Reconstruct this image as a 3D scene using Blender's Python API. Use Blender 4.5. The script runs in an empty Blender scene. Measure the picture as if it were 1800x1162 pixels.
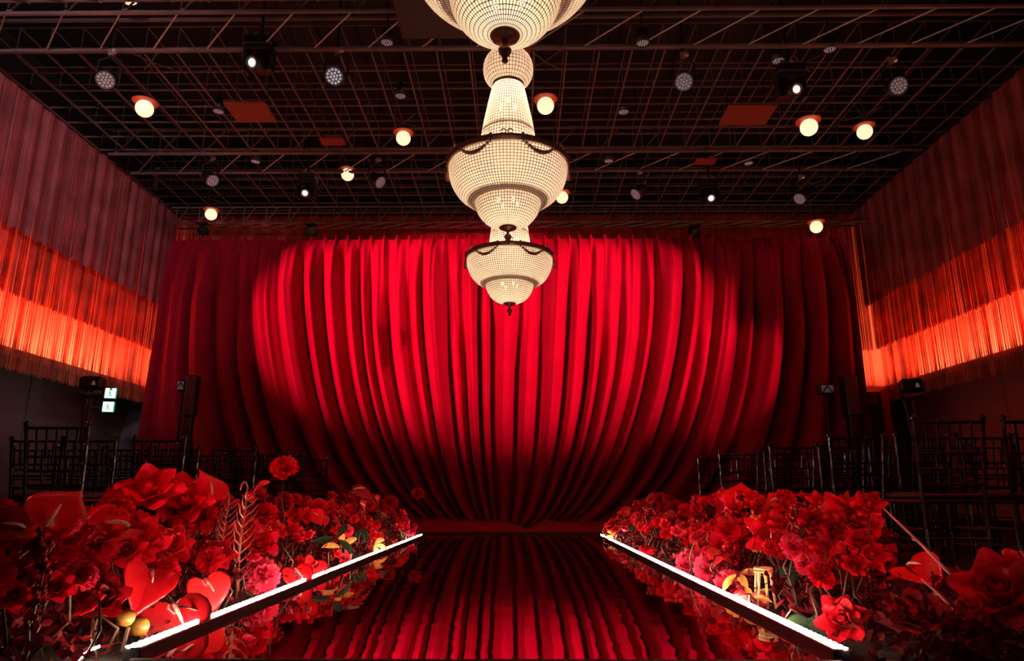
import bpy, math, random
from mathutils import Vector, Matrix, Euler
rnd = random.Random(7)
sin, cos, pi, tan, atan = math.sin, math.cos, math.pi, math.tan, math.atan
SC = bpy.context.scene
COL = SC.collection
# ------------------------------------------------------------------ camera, world, lights, exposure
F = 1200.0
PITCH = atan(292 / F)
YAW = atan(14 / F * cos(PITCH))
CAMZ = 0.46
cam_data = bpy.data.cameras.new('camera')
cam_data.sensor_width = 36.0
cam_data.lens = 36.0 * F / 1800.0
cam_data.clip_start = 0.05
cam = bpy.data.objects.new('camera', cam_data)
COL.objects.link(cam)
cam.location = (0, 0, CAMZ)
cam.rotation_euler = (pi / 2 + PITCH, 0, YAW)
SC.camera = cam
CR = Euler((pi / 2 + PITCH, 0, YAW)).to_matrix()

def ray(px, py):
    return CR @ Vector(((px - 900) / F, (581 - py) / F, -1.0))
def at(px, py, zc):
    return Vector((0, 0, CAMZ)) + ray(px, py) * zc
def atY(px, py, Y):
    d = ray(px, py)
    return Vector((0, 0, CAMZ)) + d * (Y / d.y)
def atX(px, py, X):
    d = ray(px, py)
    return Vector((0, 0, CAMZ)) + d * (X / d.x)
def atZ(px, py, Z):
    d = ray(px, py)
    return Vector((0, 0, CAMZ)) + d * ((Z - CAMZ) / d.z)

w = bpy.data.worlds.new('world')
SC.world = w
w.use_nodes = True
w.node_tree.nodes['Background'].inputs[0].default_value = (0.5, 0.35, 0.45, 1)
w.node_tree.nodes['Background'].inputs[1].default_value = 0.004
SC.view_settings.view_transform = 'Standard'
SC.view_settings.look = 'None'
SC.view_settings.exposure = 0.0
SC.view_settings.gamma = 1.0
SC.view_settings.use_curve_mapping = False
SC.cycles.sample_clamp_indirect = 4.0
SC.cycles.max_bounces = 8
SC.cycles.diffuse_bounces = 3
SC.cycles.glossy_bounces = 4
SC.cycles.caustics_reflective = False
SC.cycles.caustics_refractive = False

CX = -0.10           # centre line of the room
YC = 10.8            # curtain
YB = 12.3            # back wall
ZG = 5.5             # lower chord of the ceiling grid

def light(name, kind, loc, target, energy, color, **kw):
    d = bpy.data.lights.new(name, kind)
    d.energy = energy
    d.color = color
    for k, v in kw.items():
        setattr(d, k, v)
    o = bpy.data.objects.new(name, d)
    COL.objects.link(o)
    o.location = loc
    if target is not None:
        o.rotation_euler = (Vector(target) - Vector(loc)).to_track_quat('-Z', 'Y').to_euler()
    return o
RED = (1.0, 0.035, 0.22)
# red stage wash on the curtain, from spots at both sides of the hall
for (lx, ly, lz, tx, tz, e, ang) in [(-5.6, 6.0, 4.2, -2.5, 3.2, 3100, 38), (-4.6, 5.4, 4.4, -1.1, 3.15, 2600, 37),
                                     (5.2, 6.0, 4.2, 1.5, 3.0, 2500, 36), (4.2, 5.4, 4.4, 0.3, 3.2, 2500, 37), (5.6, 7.2, 4.2, 3.0, 2.2, 900, 24)]:
    light('stage_wash', 'SPOT', (lx, ly, lz), (tx, YC, tz), e, RED, spot_size=math.radians(ang), spot_blend=0.6, shadow_soft_size=0.05)
# red wash on the two flower borders
light('border_wash', 'SPOT', (-2.9, 2.0, 4.6), (-1.5, 3.9, 0.3), 700, (1.0, 0.035, 0.08), spot_size=math.radians(46), spot_blend=0.8, shadow_soft_size=0.06)
light('border_wash', 'SPOT', (2.9, 2.0, 4.6), (1.35, 3.8, 0.3), 760, (1.0, 0.035, 0.08), spot_size=math.radians(46), spot_blend=0.8, shadow_soft_size=0.06)
# added unseen fill behind the camera, lifting the strings on the left
light('added_fill_light', 'AREA', (-2.0, -1.5, 4.9), (-6.7, 8.4, 4.9), 26, (1.0, 0.72, 0.80), shape='RECTANGLE', size=1.2, size_y=0.6, spread=math.radians(40))
# cove strips on the ledges, behind the string curtains
def cove(loc, sx, rot, e):
    o = light('cove_light', 'AREA', loc, None, e, (1.0, 0.24, 0.12), shape='RECTANGLE', size=sx, size_y=0.06)
    o.rotation_euler = rot
cove((-6.85, 7.6, 2.36), 8.4, (pi, 0, pi / 2), 330)
cove((6.65, 7.6, 2.36), 8.4, (pi, 0, pi / 2), 250)
cove((CX, 12.05, 2.36), 12.6, (pi, 0, 0), 70)

# ------------------------------------------------------------------ materials
def mat(name, col, rough=0.6, metal=0.0, var=0.15, scale=8.0, bump=0.0, emit=None, estr=0.0, sheen=0.0, coat=0.0, spec=0.5):
    m = bpy.data.materials.new(name)
    m.use_nodes = True
    nt = m.node_tree
    b = nt.nodes['Principled BSDF']
    b.inputs['Roughness'].default_value = rough
    b.inputs['Metallic'].default_value = metal
    b.inputs['Specular IOR Level'].default_value = spec
    tc = nt.nodes.new('ShaderNodeTexCoord')
    nz = nt.nodes.new('ShaderNodeTexNoise')
    nz.inputs['Scale'].default_value = scale
    nz.inputs['Detail'].default_value = 4
    nt.links.new(tc.outputs['Object'], nz.inputs['Vector'])
    rp = nt.nodes.new('ShaderNodeValToRGB')
    c = Vector(col[:3])
    rp.color_ramp.elements[0].position = 0.3
    rp.color_ramp.elements[1].position = 0.7
    rp.color_ramp.elements[0].color = (*(c * (1 - var)), 1)
    rp.color_ramp.elements[1].color = (*[min(1, x * (1 + var)) for x in c], 1)
    nt.links.new(nz.outputs['Fac'], rp.inputs['Fac'])
    nt.links.new(rp.outputs['Color'], b.inputs['Base Color'])
    if bump:
        bp = nt.nodes.new('ShaderNodeBump')
        bp.inputs['Strength'].default_value = bump
        bp.inputs['Distance'].default_value = 0.02
        nt.links.new(nz.outputs['Fac'], bp.inputs['Height'])
        nt.links.new(bp.outputs['Normal'], b.inputs['Normal'])
    if emit:
        b.inputs['Emission Color'].default_value = (*emit, 1)
        b.inputs['Emission Strength'].default_value = estr
    if sheen:
        b.inputs['Sheen Weight'].default_value = sheen
        b.inputs['Sheen Roughness'].default_value = 0.35
        b.inputs['Sheen Tint'].default_value = (1, 0.25, 0.3, 1)
    if coat:
        b.inputs['Coat Weight'].default_value = coat
        b.inputs['Coat Roughness'].default_value = 0.15
    return m

def thin_mat(name, col, trans=0.5, rough=0.6, var=0.2, scale=10.0, spec=0.35):
    """cloth, petals, strings: part of the light passes through"""
    m = mat(name, col, rough, var=var, scale=scale, spec=spec)
    nt = m.node_tree
    b = nt.nodes['Principled BSDF']
    out = nt.nodes['Material Output']
    tr = nt.nodes.new('ShaderNodeBsdfTranslucent')
    src = b.inputs['Base Color'].links[0].from_socket
    nt.links.new(src, tr.inputs['Color'])
    mx = nt.nodes.new('ShaderNodeMixShader')
    mx.inputs[0].default_value = trans
    nt.links.new(b.outputs[0], mx.inputs[1])
    nt.links.new(tr.outputs[0], mx.inputs[2])
    nt.links.new(mx.outputs[0], out.inputs['Surface'])
    return m

M = {}
M['velvet'] = mat('red_velvet', (0.30, 0.003, 0.022), 0.85, var=0.12, scale=2.5, sheen=0.15, spec=0.15)
M['carpet'] = mat('dark_carpet', (0.012, 0.009, 0.01), 0.95, var=0.4, scale=60, bump=0.3)
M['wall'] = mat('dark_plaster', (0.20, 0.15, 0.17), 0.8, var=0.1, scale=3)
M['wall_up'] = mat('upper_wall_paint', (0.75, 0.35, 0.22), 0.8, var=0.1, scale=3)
M['ceil'] = mat('black_ceiling', (0.006, 0.005, 0.006), 0.9, var=0.3)
M['bar'] = mat('dark_steel_bar', (0.13, 0.085, 0.08), 0.55, var=0.25, scale=5)
M['alu'] = mat('brushed_aluminium', (0.6, 0.58, 0.58), 0.35, metal=0.8, var=0.1)
M['black'] = mat('black_plastic', (0.008, 0.008, 0.009), 0.45, var=0.3)
M['gloss'] = mat('black_lacquer', (0.010, 0.010, 0.011), 0.22, var=0.3, coat=0.4)
M['cushion'] = mat('black_vinyl', (0.012, 0.011, 0.012), 0.5, var=0.3, bump=0.1)
M['bronze'] = mat('dark_bronze', (0.16, 0.075, 0.05), 0.42, metal=0.7, var=0.3, scale=20)
M['wire'] = mat('bronze_wire', (0.10, 0.045, 0.03), 0.6, metal=0.3, var=0.2)
M['globe'] = mat('opal_globe', (0.9, 0.8, 0.6), 0.3, emit=(1.0, 0.78, 0.48), estr=1.15)
M['shade'] = mat('red_shade_disc', (0.55, 0.06, 0.02), 0.5)
M['rustpanel'] = mat('rust_red_board', (0.22, 0.03, 0.01), 0.7)
M['darkpanel'] = mat('dark_brown_board', (0.03, 0.014, 0.01), 0.7)
M['bulb'] = mat('lit_bulb', (1, 0.9, 0.7), 0.3, emit=(1.0, 0.82, 0.55), estr=26)
M['lens_dot'] = mat('led_lens', (0.75, 0.72, 0.78), 0.15, metal=0.5, emit=(0.85, 0.8, 0.9), estr=0.35)
M['lens_plate'] = mat('lens_plate', (0.10, 0.09, 0.10), 0.4, emit=(0.8, 0.8, 0.9), estr=0.03)
M['lens_dim'] = mat('dim_led_lens', (0.5, 0.4, 0.42), 0.2, metal=0.5, emit=(0.9, 0.65, 0.65), estr=0.12)
M['lens_hot'] = mat('lit_lens', (1, 0.8, 0.6), 0.3, emit=(1.0, 0.62, 0.40), estr=6.0)
M['lens_red'] = mat('lit_red_lens', (1, 0.5, 0.4), 0.3, emit=(1.0, 0.30, 0.2), estr=5.0)
M['led'] = mat('led_strip', (1, 0.8, 0.7), 0.4, emit=(1.0, 0.66, 0.50), estr=220)
M['pale_steel'] = mat('pale_steel', (0.42, 0.40, 0.40), 0.5, metal=0.1)
M['wall_spill'] = mat('red_spill_plaster', (0.55, 0.16, 0.17), 0.8, var=0.1, scale=3)  # dark plaster with the red spill light put into its colour
M['gold_edge'] = mat('cove_edge', (0.6, 0.3, 0.15), 0.5)
M['exit_face'] = mat('exit_sign_face', (0.8, 1, 0.9), 0.4, emit=(0.62, 1.0, 0.84), estr=1.6)
M['exit_ink'] = mat('exit_sign_ink', (0.0, 0.25, 0.12), 0.5, emit=(0.1, 0.5, 0.3), estr=0.12)
M['exit_case'] = mat('exit_sign_case', (0.0, 0.12, 0.05), 0.5, emit=(0.0, 0.5, 0.22), estr=0.15)
M['white_edge'] = mat('pale_edge_tape', (0.35, 0.34, 0.38), 0.5, var=0.1)
M['lit_edge'] = mat('red_lit_edge', (0.6, 0.05, 0.04), 0.6)  # wall corner lit red, the light put into its colour
M['mark'] = mat('grey_mark', (0.5, 0.5, 0.5), 0.5, emit=(0.7, 0.6, 0.6), estr=0.06)
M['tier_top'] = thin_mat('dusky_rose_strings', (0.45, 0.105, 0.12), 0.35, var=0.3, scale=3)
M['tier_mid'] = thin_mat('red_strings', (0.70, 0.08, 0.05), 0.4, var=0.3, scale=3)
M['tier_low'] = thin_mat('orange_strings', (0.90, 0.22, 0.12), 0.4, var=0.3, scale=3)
M['rose'] = thin_mat('red_rose_petal', (0.72, 0.006, 0.02), 0.3, 0.5, var=0.2, scale=5)
M['rose_dark'] = thin_mat('deep_red_petal', (0.42, 0.004, 0.010), 0.25, 0.55, var=0.25, scale=5)  # deep red petals; also puts the shade into the colour of shaded roses
M['pink'] = thin_mat('pink_lit_petal', (0.85, 0.035, 0.10), 0.35, 0.55, var=0.2, scale=5)  # red petals with the strip light's pink put into the colour
M['coral'] = thin_mat('coral_spathe', (0.85, 0.03, 0.035), 0.25, 0.3, var=0.15, scale=4)
M['spathe'] = mat('glossy_red_spathe', (0.62, 0.006, 0.012), 0.28, var=0.2, scale=5, bump=0.25, coat=0.2)
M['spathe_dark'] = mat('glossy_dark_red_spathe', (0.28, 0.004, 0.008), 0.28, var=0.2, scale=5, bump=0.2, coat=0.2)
M['spadix'] = mat('cream_spadix', (0.85, 0.62, 0.5), 0.6, var=0.15, scale=40, bump=0.4)
M['stem'] = mat('reddish_green_stem', (0.09, 0.04, 0.02), 0.6, var=0.3)
M['palestem'] = mat('pale_stem', (0.5, 0.36, 0.24), 0.6, var=0.2)
M['twig'] = mat('red_brown_twig', (0.45, 0.10, 0.06), 0.6, var=0.3)
M['leaf'] = thin_mat('dark_green_leaf', (0.02, 0.045, 0.018), 0.15, 0.6, var=0.3, spec=0.12)
M['strip_leaf'] = thin_mat('strip_lit_leaf', (0.75, 0.42, 0.10), 0.4, 0.5, var=0.25)  # leaves with the LED strip's yellow light put into the colour
M['foliage'] = thin_mat('dark_red_foliage', (0.085, 0.004, 0.005), 0.2, 0.8, var=0.6, scale=3, spec=0.08)
M['orange'] = mat('orange_floret', (0.95, 0.22, 0.03), 0.6, var=0.2)
M['gold'] = mat('golden_fruit', (0.38, 0.19, 0.03), 0.35, var=0.5, scale=12, bump=0.2)
M['wicker'] = mat('pale_wicker', (0.8, 0.5, 0.2), 0.6, var=0.3, scale=30)
# mirror with the slight ripple of thin acrylic sheet
m = mat('mirror_acrylic', (0.86, 0.84, 0.85), 0.015, metal=1.0, var=0.02, scale=2.0, bump=0.0)
nt = m.node_tree
nz = nt.nodes.new('ShaderNodeTexNoise')
nz.inputs['Scale'].default_value = 5.0
nz.inputs['Detail'].default_value = 1.5
tc = nt.nodes.new('ShaderNodeTexCoord')
nt.links.new(tc.outputs['Object'], nz.inputs['Vector'])
bp = nt.nodes.new('ShaderNodeBump')
bp.inputs['Strength'].default_value = 0.05
bp.inputs['Distance'].default_value = 0.02
nt.links.new(nz.outputs['Fac'], bp.inputs['Height'])
nt.links.new(bp.outputs['Normal'], nt.nodes['Principled BSDF'].inputs['Normal'])
M['mirror'] = m
# crystal: bright glass beads, lit from the bulbs inside
m = thin_mat('crystal_bead', (0.97, 0.84, 0.70), 0.62, 0.12, var=0.06, scale=60)
M['crystal'] = m

# ------------------------------------------------------------------ mesh helpers
class MB:
    def __init__(s):
        s.v = []; s.f = []
    def add(s, vs, fs):
        n = len(s.v)
        s.v.extend(tuple(v) for v in vs)
        s.f.extend(tuple(i + n for i in f) for f in fs)
        return s
    def box(s, c, size, mtx=None):
        hx, hy, hz = size[0] / 2, size[1] / 2, size[2] / 2
        vs = [Vector((x, y, z)) for x in (-hx, hx) for y in (-hy, hy) for z in (-hz, hz)]
        if mtx is not None:
            vs = [mtx @ v for v in vs]
        vs = [v + Vector(c) for v in vs]
        return s.add(vs, [(0, 1, 3, 2), (4, 6, 7, 5), (0, 4, 5, 1), (2, 3, 7, 6), (0, 2, 6, 4), (1, 5, 7, 3)])
    def bevbox(s, c, size, b):
        """box with chamfered vertical and horizontal edges: three stacked rings"""
        hx, hy, hz = size[0] / 2, size[1] / 2, size[2] / 2
        def ring(z, k):
            x, y = hx - k, hy - k
            return [(x, y - b, z), (x - b, y, z), (-x + b, y, z), (-x, y - b, z), (-x, -y + b, z), (-x + b, -y, z), (x - b, -y, z), (x, -y + b, z)]
        rings = [ring(-hz, b), ring(-hz + b, 0), ring(hz - b, 0), ring(hz, b)]
        vs = [Vector(p) + Vector(c) for r in rings for p in r]
        fs = []
        for i in range(3):
            for j in range(8):
                k = (j + 1) % 8
                fs.append((i * 8 + j, i * 8 + k, (i + 1) * 8 + k, (i + 1) * 8 + j))
        fs.append(tuple(range(7, -1, -1)))
        fs.append(tuple(range(24, 32)))
        return s.add(vs, fs)
    def tube(s, pts, rad, n=6, cap=True):
        pts = [Vector(p) for p in pts]
        if not isinstance(rad, (list, tuple)):
            rad = [rad] * len(pts)
        vs = []; fs = []
        up = Vector((0.13, 0.21, 1)).normalized()
        for i, p in enumerate(pts):
            t = (pts[min(i + 1, len(pts) - 1)] - pts[max(i - 1, 0)]).normalized()
            if abs(t.dot(up)) > 0.95:
                up = Vector((1, 0.2, 0.1)).normalized()
            a = t.cross(up).normalized(); b = t.cross(a)
            for k in range(n):
                th = 2 * pi * k / n
                vs.append(p + a * (rad[i] * cos(th)) + b * (rad[i] * sin(th)))
        for i in range(len(pts) - 1):
            for k in range(n):
                l = (k + 1) % n
                fs.append((i * n + k, i * n + l, (i + 1) * n + l, (i + 1) * n + k))
        if cap:
            fs.append(tuple(range(n - 1, -1, -1)))
            fs.append(tuple(range((len(pts) - 1) * n, len(pts) * n)))
        return s.add(vs, fs)
    def lathe(s, prof, n=24, c=(0, 0, 0), mtx=None):
        vs = []; fs = []
        for (r, z) in prof:
            for k in range(n):
                th = 2 * pi * k / n
                v = Vector((r * cos(th), r * sin(th), z))
                if mtx is not None: v = mtx @ v
                vs.append(v + Vector(c))
        for i in range(len(prof) - 1):
            for k in range(n):
                l = (k + 1) % n
                fs.append((i * n + k, i * n + l, (i + 1) * n + l, (i + 1) * n + k))
        if prof[0][0] > 1e-5: fs.append(tuple(range(n - 1, -1, -1)))
        if prof[-1][0] > 1e-5: fs.append(tuple(range((len(prof) - 1) * n, len(prof) * n)))
        return s.add(vs, fs)
    def ball(s, c, r, n=8, m=6, sq=1.0):
        prof = [(max(1e-6, r * sin(pi * i / m)), -r * sq * cos(pi * i / m)) for i in range(m + 1)]
        return s.lathe(prof, n, c)
    def torus(s, R, r, z=0, n=48, m=6, c=(0, 0, 0), hz=1.0):
        vs = []; fs = []
        for i in range(n):
            a = 2 * pi * i / n
            for j in range(m):
                b = 2 * pi * j / m
                rr = R + r * cos(b)
                vs.append((c[0] + rr * cos(a), c[1] + rr * sin(a), c[2] + z + r * hz * sin(b)))
        for i in range(n):
            for j in range(m):
                i2, j2 = (i + 1) % n, (j + 1) % m
                fs.append((i * m + j, i2 * m + j, i2 * m + j2, i * m + j2))
        return s.add(vs, fs)
    def grid(s, pts):
        nr, nc = len(pts), len(pts[0])
        vs = [p for r in pts for p in r]
        fs = [(i * nc + j, i * nc + j + 1, (i + 1) * nc + j + 1, (i + 1) * nc + j) for i in range(nr - 1) for j in range(nc - 1)]
        return s.add(vs, fs)
    def mesh(s, name, mtl, smooth=False):
        me = bpy.data.meshes.new(name)
        me.from_pydata(s.v, [], s.f)
        me.materials.append(M[mtl] if isinstance(mtl, str) else mtl)
        if smooth:
            me.polygons.foreach_set('use_smooth', [True] * len(me.polygons))
        me.update()
        return me

def link(name, me, parent=None, loc=None, mtx=None):
    o = bpy.data.objects.new(name, me)
    COL.objects.link(o)
    if parent is not None: o.parent = parent
    if loc is not None: o.location = loc
    if mtx is not None: o.matrix_local = mtx
    return o
def obj(name, mb, mtl, parent=None, smooth=False, loc=None):
    return link(name, mb.mesh(name, mtl, smooth), parent, loc)
def tag(o, label, cat, group=None, kind=None):
    o['label'] = label; o['category'] = cat
    if group: o['group'] = group
    if kind: o['kind'] = kind
    return o
def thing(name, label, cat, loc=(0, 0, 0), rz=0.0, group=None):
    o = bpy.data.objects.new(name, None)
    COL.objects.link(o)
    o.empty_display_size = 0.1
    o.location = loc; o.rotation_euler = (0, 0, rz)
    return tag(o, label, cat, group)
def struct(name, mb, mtl, label, parent=None):
    o = obj(name, mb, mtl, parent)
    o['kind'] = 'structure'
    if parent is None: o['label'] = label; o['category'] = name.split('_')[0]
    return o
def dup(src, loc, rz=0.0, label=None, group=None):
    r = src.copy(); COL.objects.link(r)
    r.location = loc; r.rotation_euler = (0, 0, rz)
    if label: r['label'] = label
    if group: r['group'] = group
    for ch in src.children:
        c = ch.copy(); COL.objects.link(c); c.parent = r
        for g in ch.children:
            d = g.copy(); COL.objects.link(d); d.parent = c
    return r
ORD = ['first', 'second', 'third', 'fourth', 'fifth', 'sixth', 'seventh', 'eighth']

# ------------------------------------------------------------------ room shell
XL, XR = -7.2, 7.0
Y0 = -4.0
struct('floor', MB().box(((XL + XR) / 2, (Y0 + YB) / 2, -0.05), (XR - XL + 0.4, YB - Y0 + 0.4, 0.1)), 'carpet', 'dark carpeted hall floor under the chairs')
struct('ceiling', MB().box(((XL + XR) / 2, (Y0 + YB) / 2, 6.85), (XR - XL + 0.4, YB - Y0 + 0.4, 0.1)), 'ceil', 'black ceiling high above the steel grid')
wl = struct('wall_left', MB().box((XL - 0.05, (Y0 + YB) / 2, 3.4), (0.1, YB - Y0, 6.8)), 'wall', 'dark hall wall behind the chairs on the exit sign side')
wr = struct('wall_right', MB().box((XR + 0.05, (Y0 + YB) / 2, 3.4), (0.1, YB - Y0, 6.8)), 'wall_spill', 'dark hall wall, red spill in its colour, opposite the exit signs')
wb = struct('wall_back', MB().box(((XL + XR) / 2, YB + 0.05, 3.4), (XR - XL + 0.2, 0.1, 6.8)), 'wall', 'grey panelled hall wall behind the red curtain')
struct('wall_front', MB().box(((XL + XR) / 2, Y0 - 0.05, 3.4), (XR - XL + 0.2, 0.1, 6.8)), 'wall', 'dark hall wall behind the camera')
# wall panels with open joints, proud of the wall
pw = 1.22
for k in range(13):
    y1 = YB - 0.02 - k * pw
    for wall, x in ((wl, XL + 0.012), (wr, XR - 0.012)):
        o = obj('wall_panel', MB().box((x, y1 - pw / 2, 1.12), (0.024, pw - 0.025, 2.2)), 'wall' if wall is wl else 'wall_spill', wall); o['kind'] = 'structure'
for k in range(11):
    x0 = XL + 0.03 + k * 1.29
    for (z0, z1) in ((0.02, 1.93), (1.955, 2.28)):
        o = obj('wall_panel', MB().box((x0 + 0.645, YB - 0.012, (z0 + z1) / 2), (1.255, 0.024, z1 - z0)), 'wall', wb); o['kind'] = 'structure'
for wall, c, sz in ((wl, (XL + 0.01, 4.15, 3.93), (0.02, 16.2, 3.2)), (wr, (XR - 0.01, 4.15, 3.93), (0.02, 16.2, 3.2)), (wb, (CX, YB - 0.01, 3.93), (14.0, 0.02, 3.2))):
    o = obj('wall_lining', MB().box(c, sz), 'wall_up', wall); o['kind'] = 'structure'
for wall, c, sz in ((wl, (XL + 0.01, 4.15, 6.18), (0.02, 16.2, 1.2)), (wr, (XR - 0.01, 4.15, 6.18), (0.02, 16.2, 1.2)), (wb, (CX, YB - 0.01, 6.18), (14.0, 0.02, 1.2))):
    o = obj('shade_panel', MB().box(c, sz), 'ceil', wall); o['kind'] = 'structure'  # black panels added to keep the wall above the strings dark
# ledges that carry the coves
struct('trim_1', MB().box((-6.85, 4.15, 2.27), (0.66, 16.2, 0.10)), 'wall_up', 'long dark ledge under the string curtain, exit sign side')
struct('trim_2', MB().box((6.66, 4.15, 2.27), (0.66, 16.2, 0.10)), 'wall_up', 'long dark ledge under the string curtain, side opposite the exit signs')
struct('trim_3', MB().box((CX, 12.05, 2.27), (12.9, 0.5, 0.10)), 'wall_up', 'dark ledge across the back wall behind the curtain')
struct('trim_4', MB().box((6.2, 11.6, 1.11), (0.09, 0.09, 2.22)), 'lit_edge', 'narrow wall edge under the ledge end, red light put into its colour')
struct('baseboard_left', MB().box((XL + 0.035, (Y0 + YB) / 2, 0.06), (0.03, YB - Y0, 0.12)), 'black', 'black baseboard along the exit sign wall')
struct('baseboard_right', MB().box((XR - 0.035, (Y0 + YB) / 2, 0.06), (0.03, YB - Y0, 0.12)), 'black', 'black baseboard along the wall opposite the exit signs')

struct('trim_blocker_left', MB().box((-6.72, 4.15, ZG + 0.06), (0.96, 16.2, 0.03)), 'ceil', 'black strip added to block cove light over the string curtain, exit sign side')  # these strips are added to stop cove light leaking up to the grid
struct('trim_blocker_right', MB().box((6.52, 4.15, ZG + 0.06), (0.96, 16.2, 0.03)), 'ceil', 'black strip added to block cove light over the string curtain, side opposite the exit signs')
struct('trim_blocker_back', MB().box((CX, 12.0, ZG + 0.06), (12.6, 0.6, 0.03)), 'ceil', 'black strip added to block cove light over the back wall string curtain')
# ------------------------------------------------------------------ string curtains (bead-curtain like fringes, uncountable)
def strings(name, label, a, b, ztop, zbot, depth, mtl, seed, spacing=0.0062, wid=0.0034):
    r = random.Random(seed)
    a = Vector(a); b = Vector(b)
    L = (b - a).length
    d = (b - a) / L
    nrm = Vector((-d.y, d.x, 0))
    mb = MB()
    t = 0.0
    while t < L:
        ph = sin(t * 2 * pi / 0.23 + 1.3 * sin(t * 1.7)) * 0.012 + r.uniform(-0.004, 0.004)
        p = a + d * t + nrm * (depth + ph)
        ww = wid * r.uniform(0.7, 1.4)
        zb = zbot + r.uniform(-0.02, 0.03)
        sway = r.uniform(-0.012, 0.012)
        c0 = p; c1 = p + d * sway
        vs = []
        for (c, z) in ((c0, ztop), ((c0 + c1) / 2, (ztop + zb) / 2), (c1, zb)):
            for k in range(3):
                th = 2 * pi * k / 3 + t * 7
                q = c + d * (ww * cos(th)) + nrm * (ww * sin(th))
                vs.append((q.x, q.y, z))
        mb.add(vs, [(i * 3 + k, i * 3 + (k + 1) % 3, i * 3 + 3 + (k + 1) % 3, i * 3 + 3 + k) for i in range(2) for k in range(3)])
        t += spacing * r.uniform(0.75, 1.25)
    o = obj(name, mb, mtl)
    return tag(o, label, 'string curtain', 'tiered string curtains round the hall', 'stuff')
for side, (x, ya, yb, s) in {'exit sign': (-6.42, 3.0, 11.72, 1), 'opposite': (6.22, 3.0, 11.72, -1)}.items():
    wh = 'beside the exit signs' if s > 0 else 'on the wall opposite the exit signs'
    A, B = ((x, ya, 0), (x, yb, 0)) if s > 0 else ((x, yb, 0), (x, ya, 0))
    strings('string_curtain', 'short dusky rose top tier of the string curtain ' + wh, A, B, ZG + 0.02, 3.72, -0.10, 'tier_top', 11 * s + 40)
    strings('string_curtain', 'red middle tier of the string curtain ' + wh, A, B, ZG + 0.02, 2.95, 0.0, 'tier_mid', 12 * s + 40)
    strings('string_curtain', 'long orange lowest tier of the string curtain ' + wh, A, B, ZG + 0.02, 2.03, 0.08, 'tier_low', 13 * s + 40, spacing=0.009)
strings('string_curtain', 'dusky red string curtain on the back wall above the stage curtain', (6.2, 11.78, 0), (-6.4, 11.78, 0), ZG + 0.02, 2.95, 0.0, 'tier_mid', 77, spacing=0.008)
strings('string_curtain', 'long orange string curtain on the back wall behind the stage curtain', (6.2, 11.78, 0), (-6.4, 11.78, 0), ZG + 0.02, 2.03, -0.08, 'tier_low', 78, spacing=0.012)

# ------------------------------------------------------------------ the swagged velvet stage curtain
cl, cr = atY(303, 425, YC), atY(1479, 425, YC)
CXC = (cl.x + cr.x) / 2
CW = (cr.x - cl.x) / 2
CTOP = atY(889, 419, YC).z
rf = random.Random(21)
fold = []                      # borders of the folds in u
u = -1.03
while u < 1.03:
    fold.append(u)
    u += rf.uniform(0.034, 0.085)
fold.append(u)
famp = [rf.uniform(0.65, 1.2) for _ in fold]
fstart = [rf.choice([0.0, 0.02, 0.06, 0.15, 0.3]) for _ in fold]
fskew = [rf.uniform(-0.25, 0.25) for _ in fold]
pleat = []
u = -1.03
while u < 1.03:
    pleat.append(u)
    u += rf.uniform(0.026, 0.044)
pleat.append(u)
import bisect
def fold_h(u, s):
    i = min(max(bisect.bisect_right(fold, u) - 1, 0), len(fold) - 2)
    a, b = fold[i], fold[i + 1]
    q = (u - a) / (b - a)
    q = min(1, max(0, q + fskew[i] * q * (1 - q) * 2))
    rise = min(1, max(0, (s - fstart[i]) / 0.18))
    h = (abs(sin(pi * q)) ** 0.9) * famp[i] * min(1.0, 0.45 + (b - a) * 8)
    return h * (0.35 + 0.65 * rise)
fold2 = []
u = -1.03
while u < 1.03:
    fold2.append(u)
    u += rf.uniform(0.012, 0.034)
fold2.append(u)
famp2 = [rf.uniform(0.2, 1.0) for _ in fold2]
def small_fold(u, s):
    i = min(max(bisect.bisect_right(fold2, u) - 1, 0), len(fold2) - 2)
    q = (u - fold2[i]) / (fold2[i + 1] - fold2[i])
    return sin(pi * q) ** 2 * famp2[i] * (1 - 0.6 * s)
def pleat_h(u):
    i = min(max(bisect.bisect_right(pleat, u) - 1, 0), len(pleat) - 2)
    a, b = pleat[i], pleat[i + 1]
    q = (u - a) / (b - a)
    return math.exp(-((q - 0.5) / 0.13) ** 2)
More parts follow.
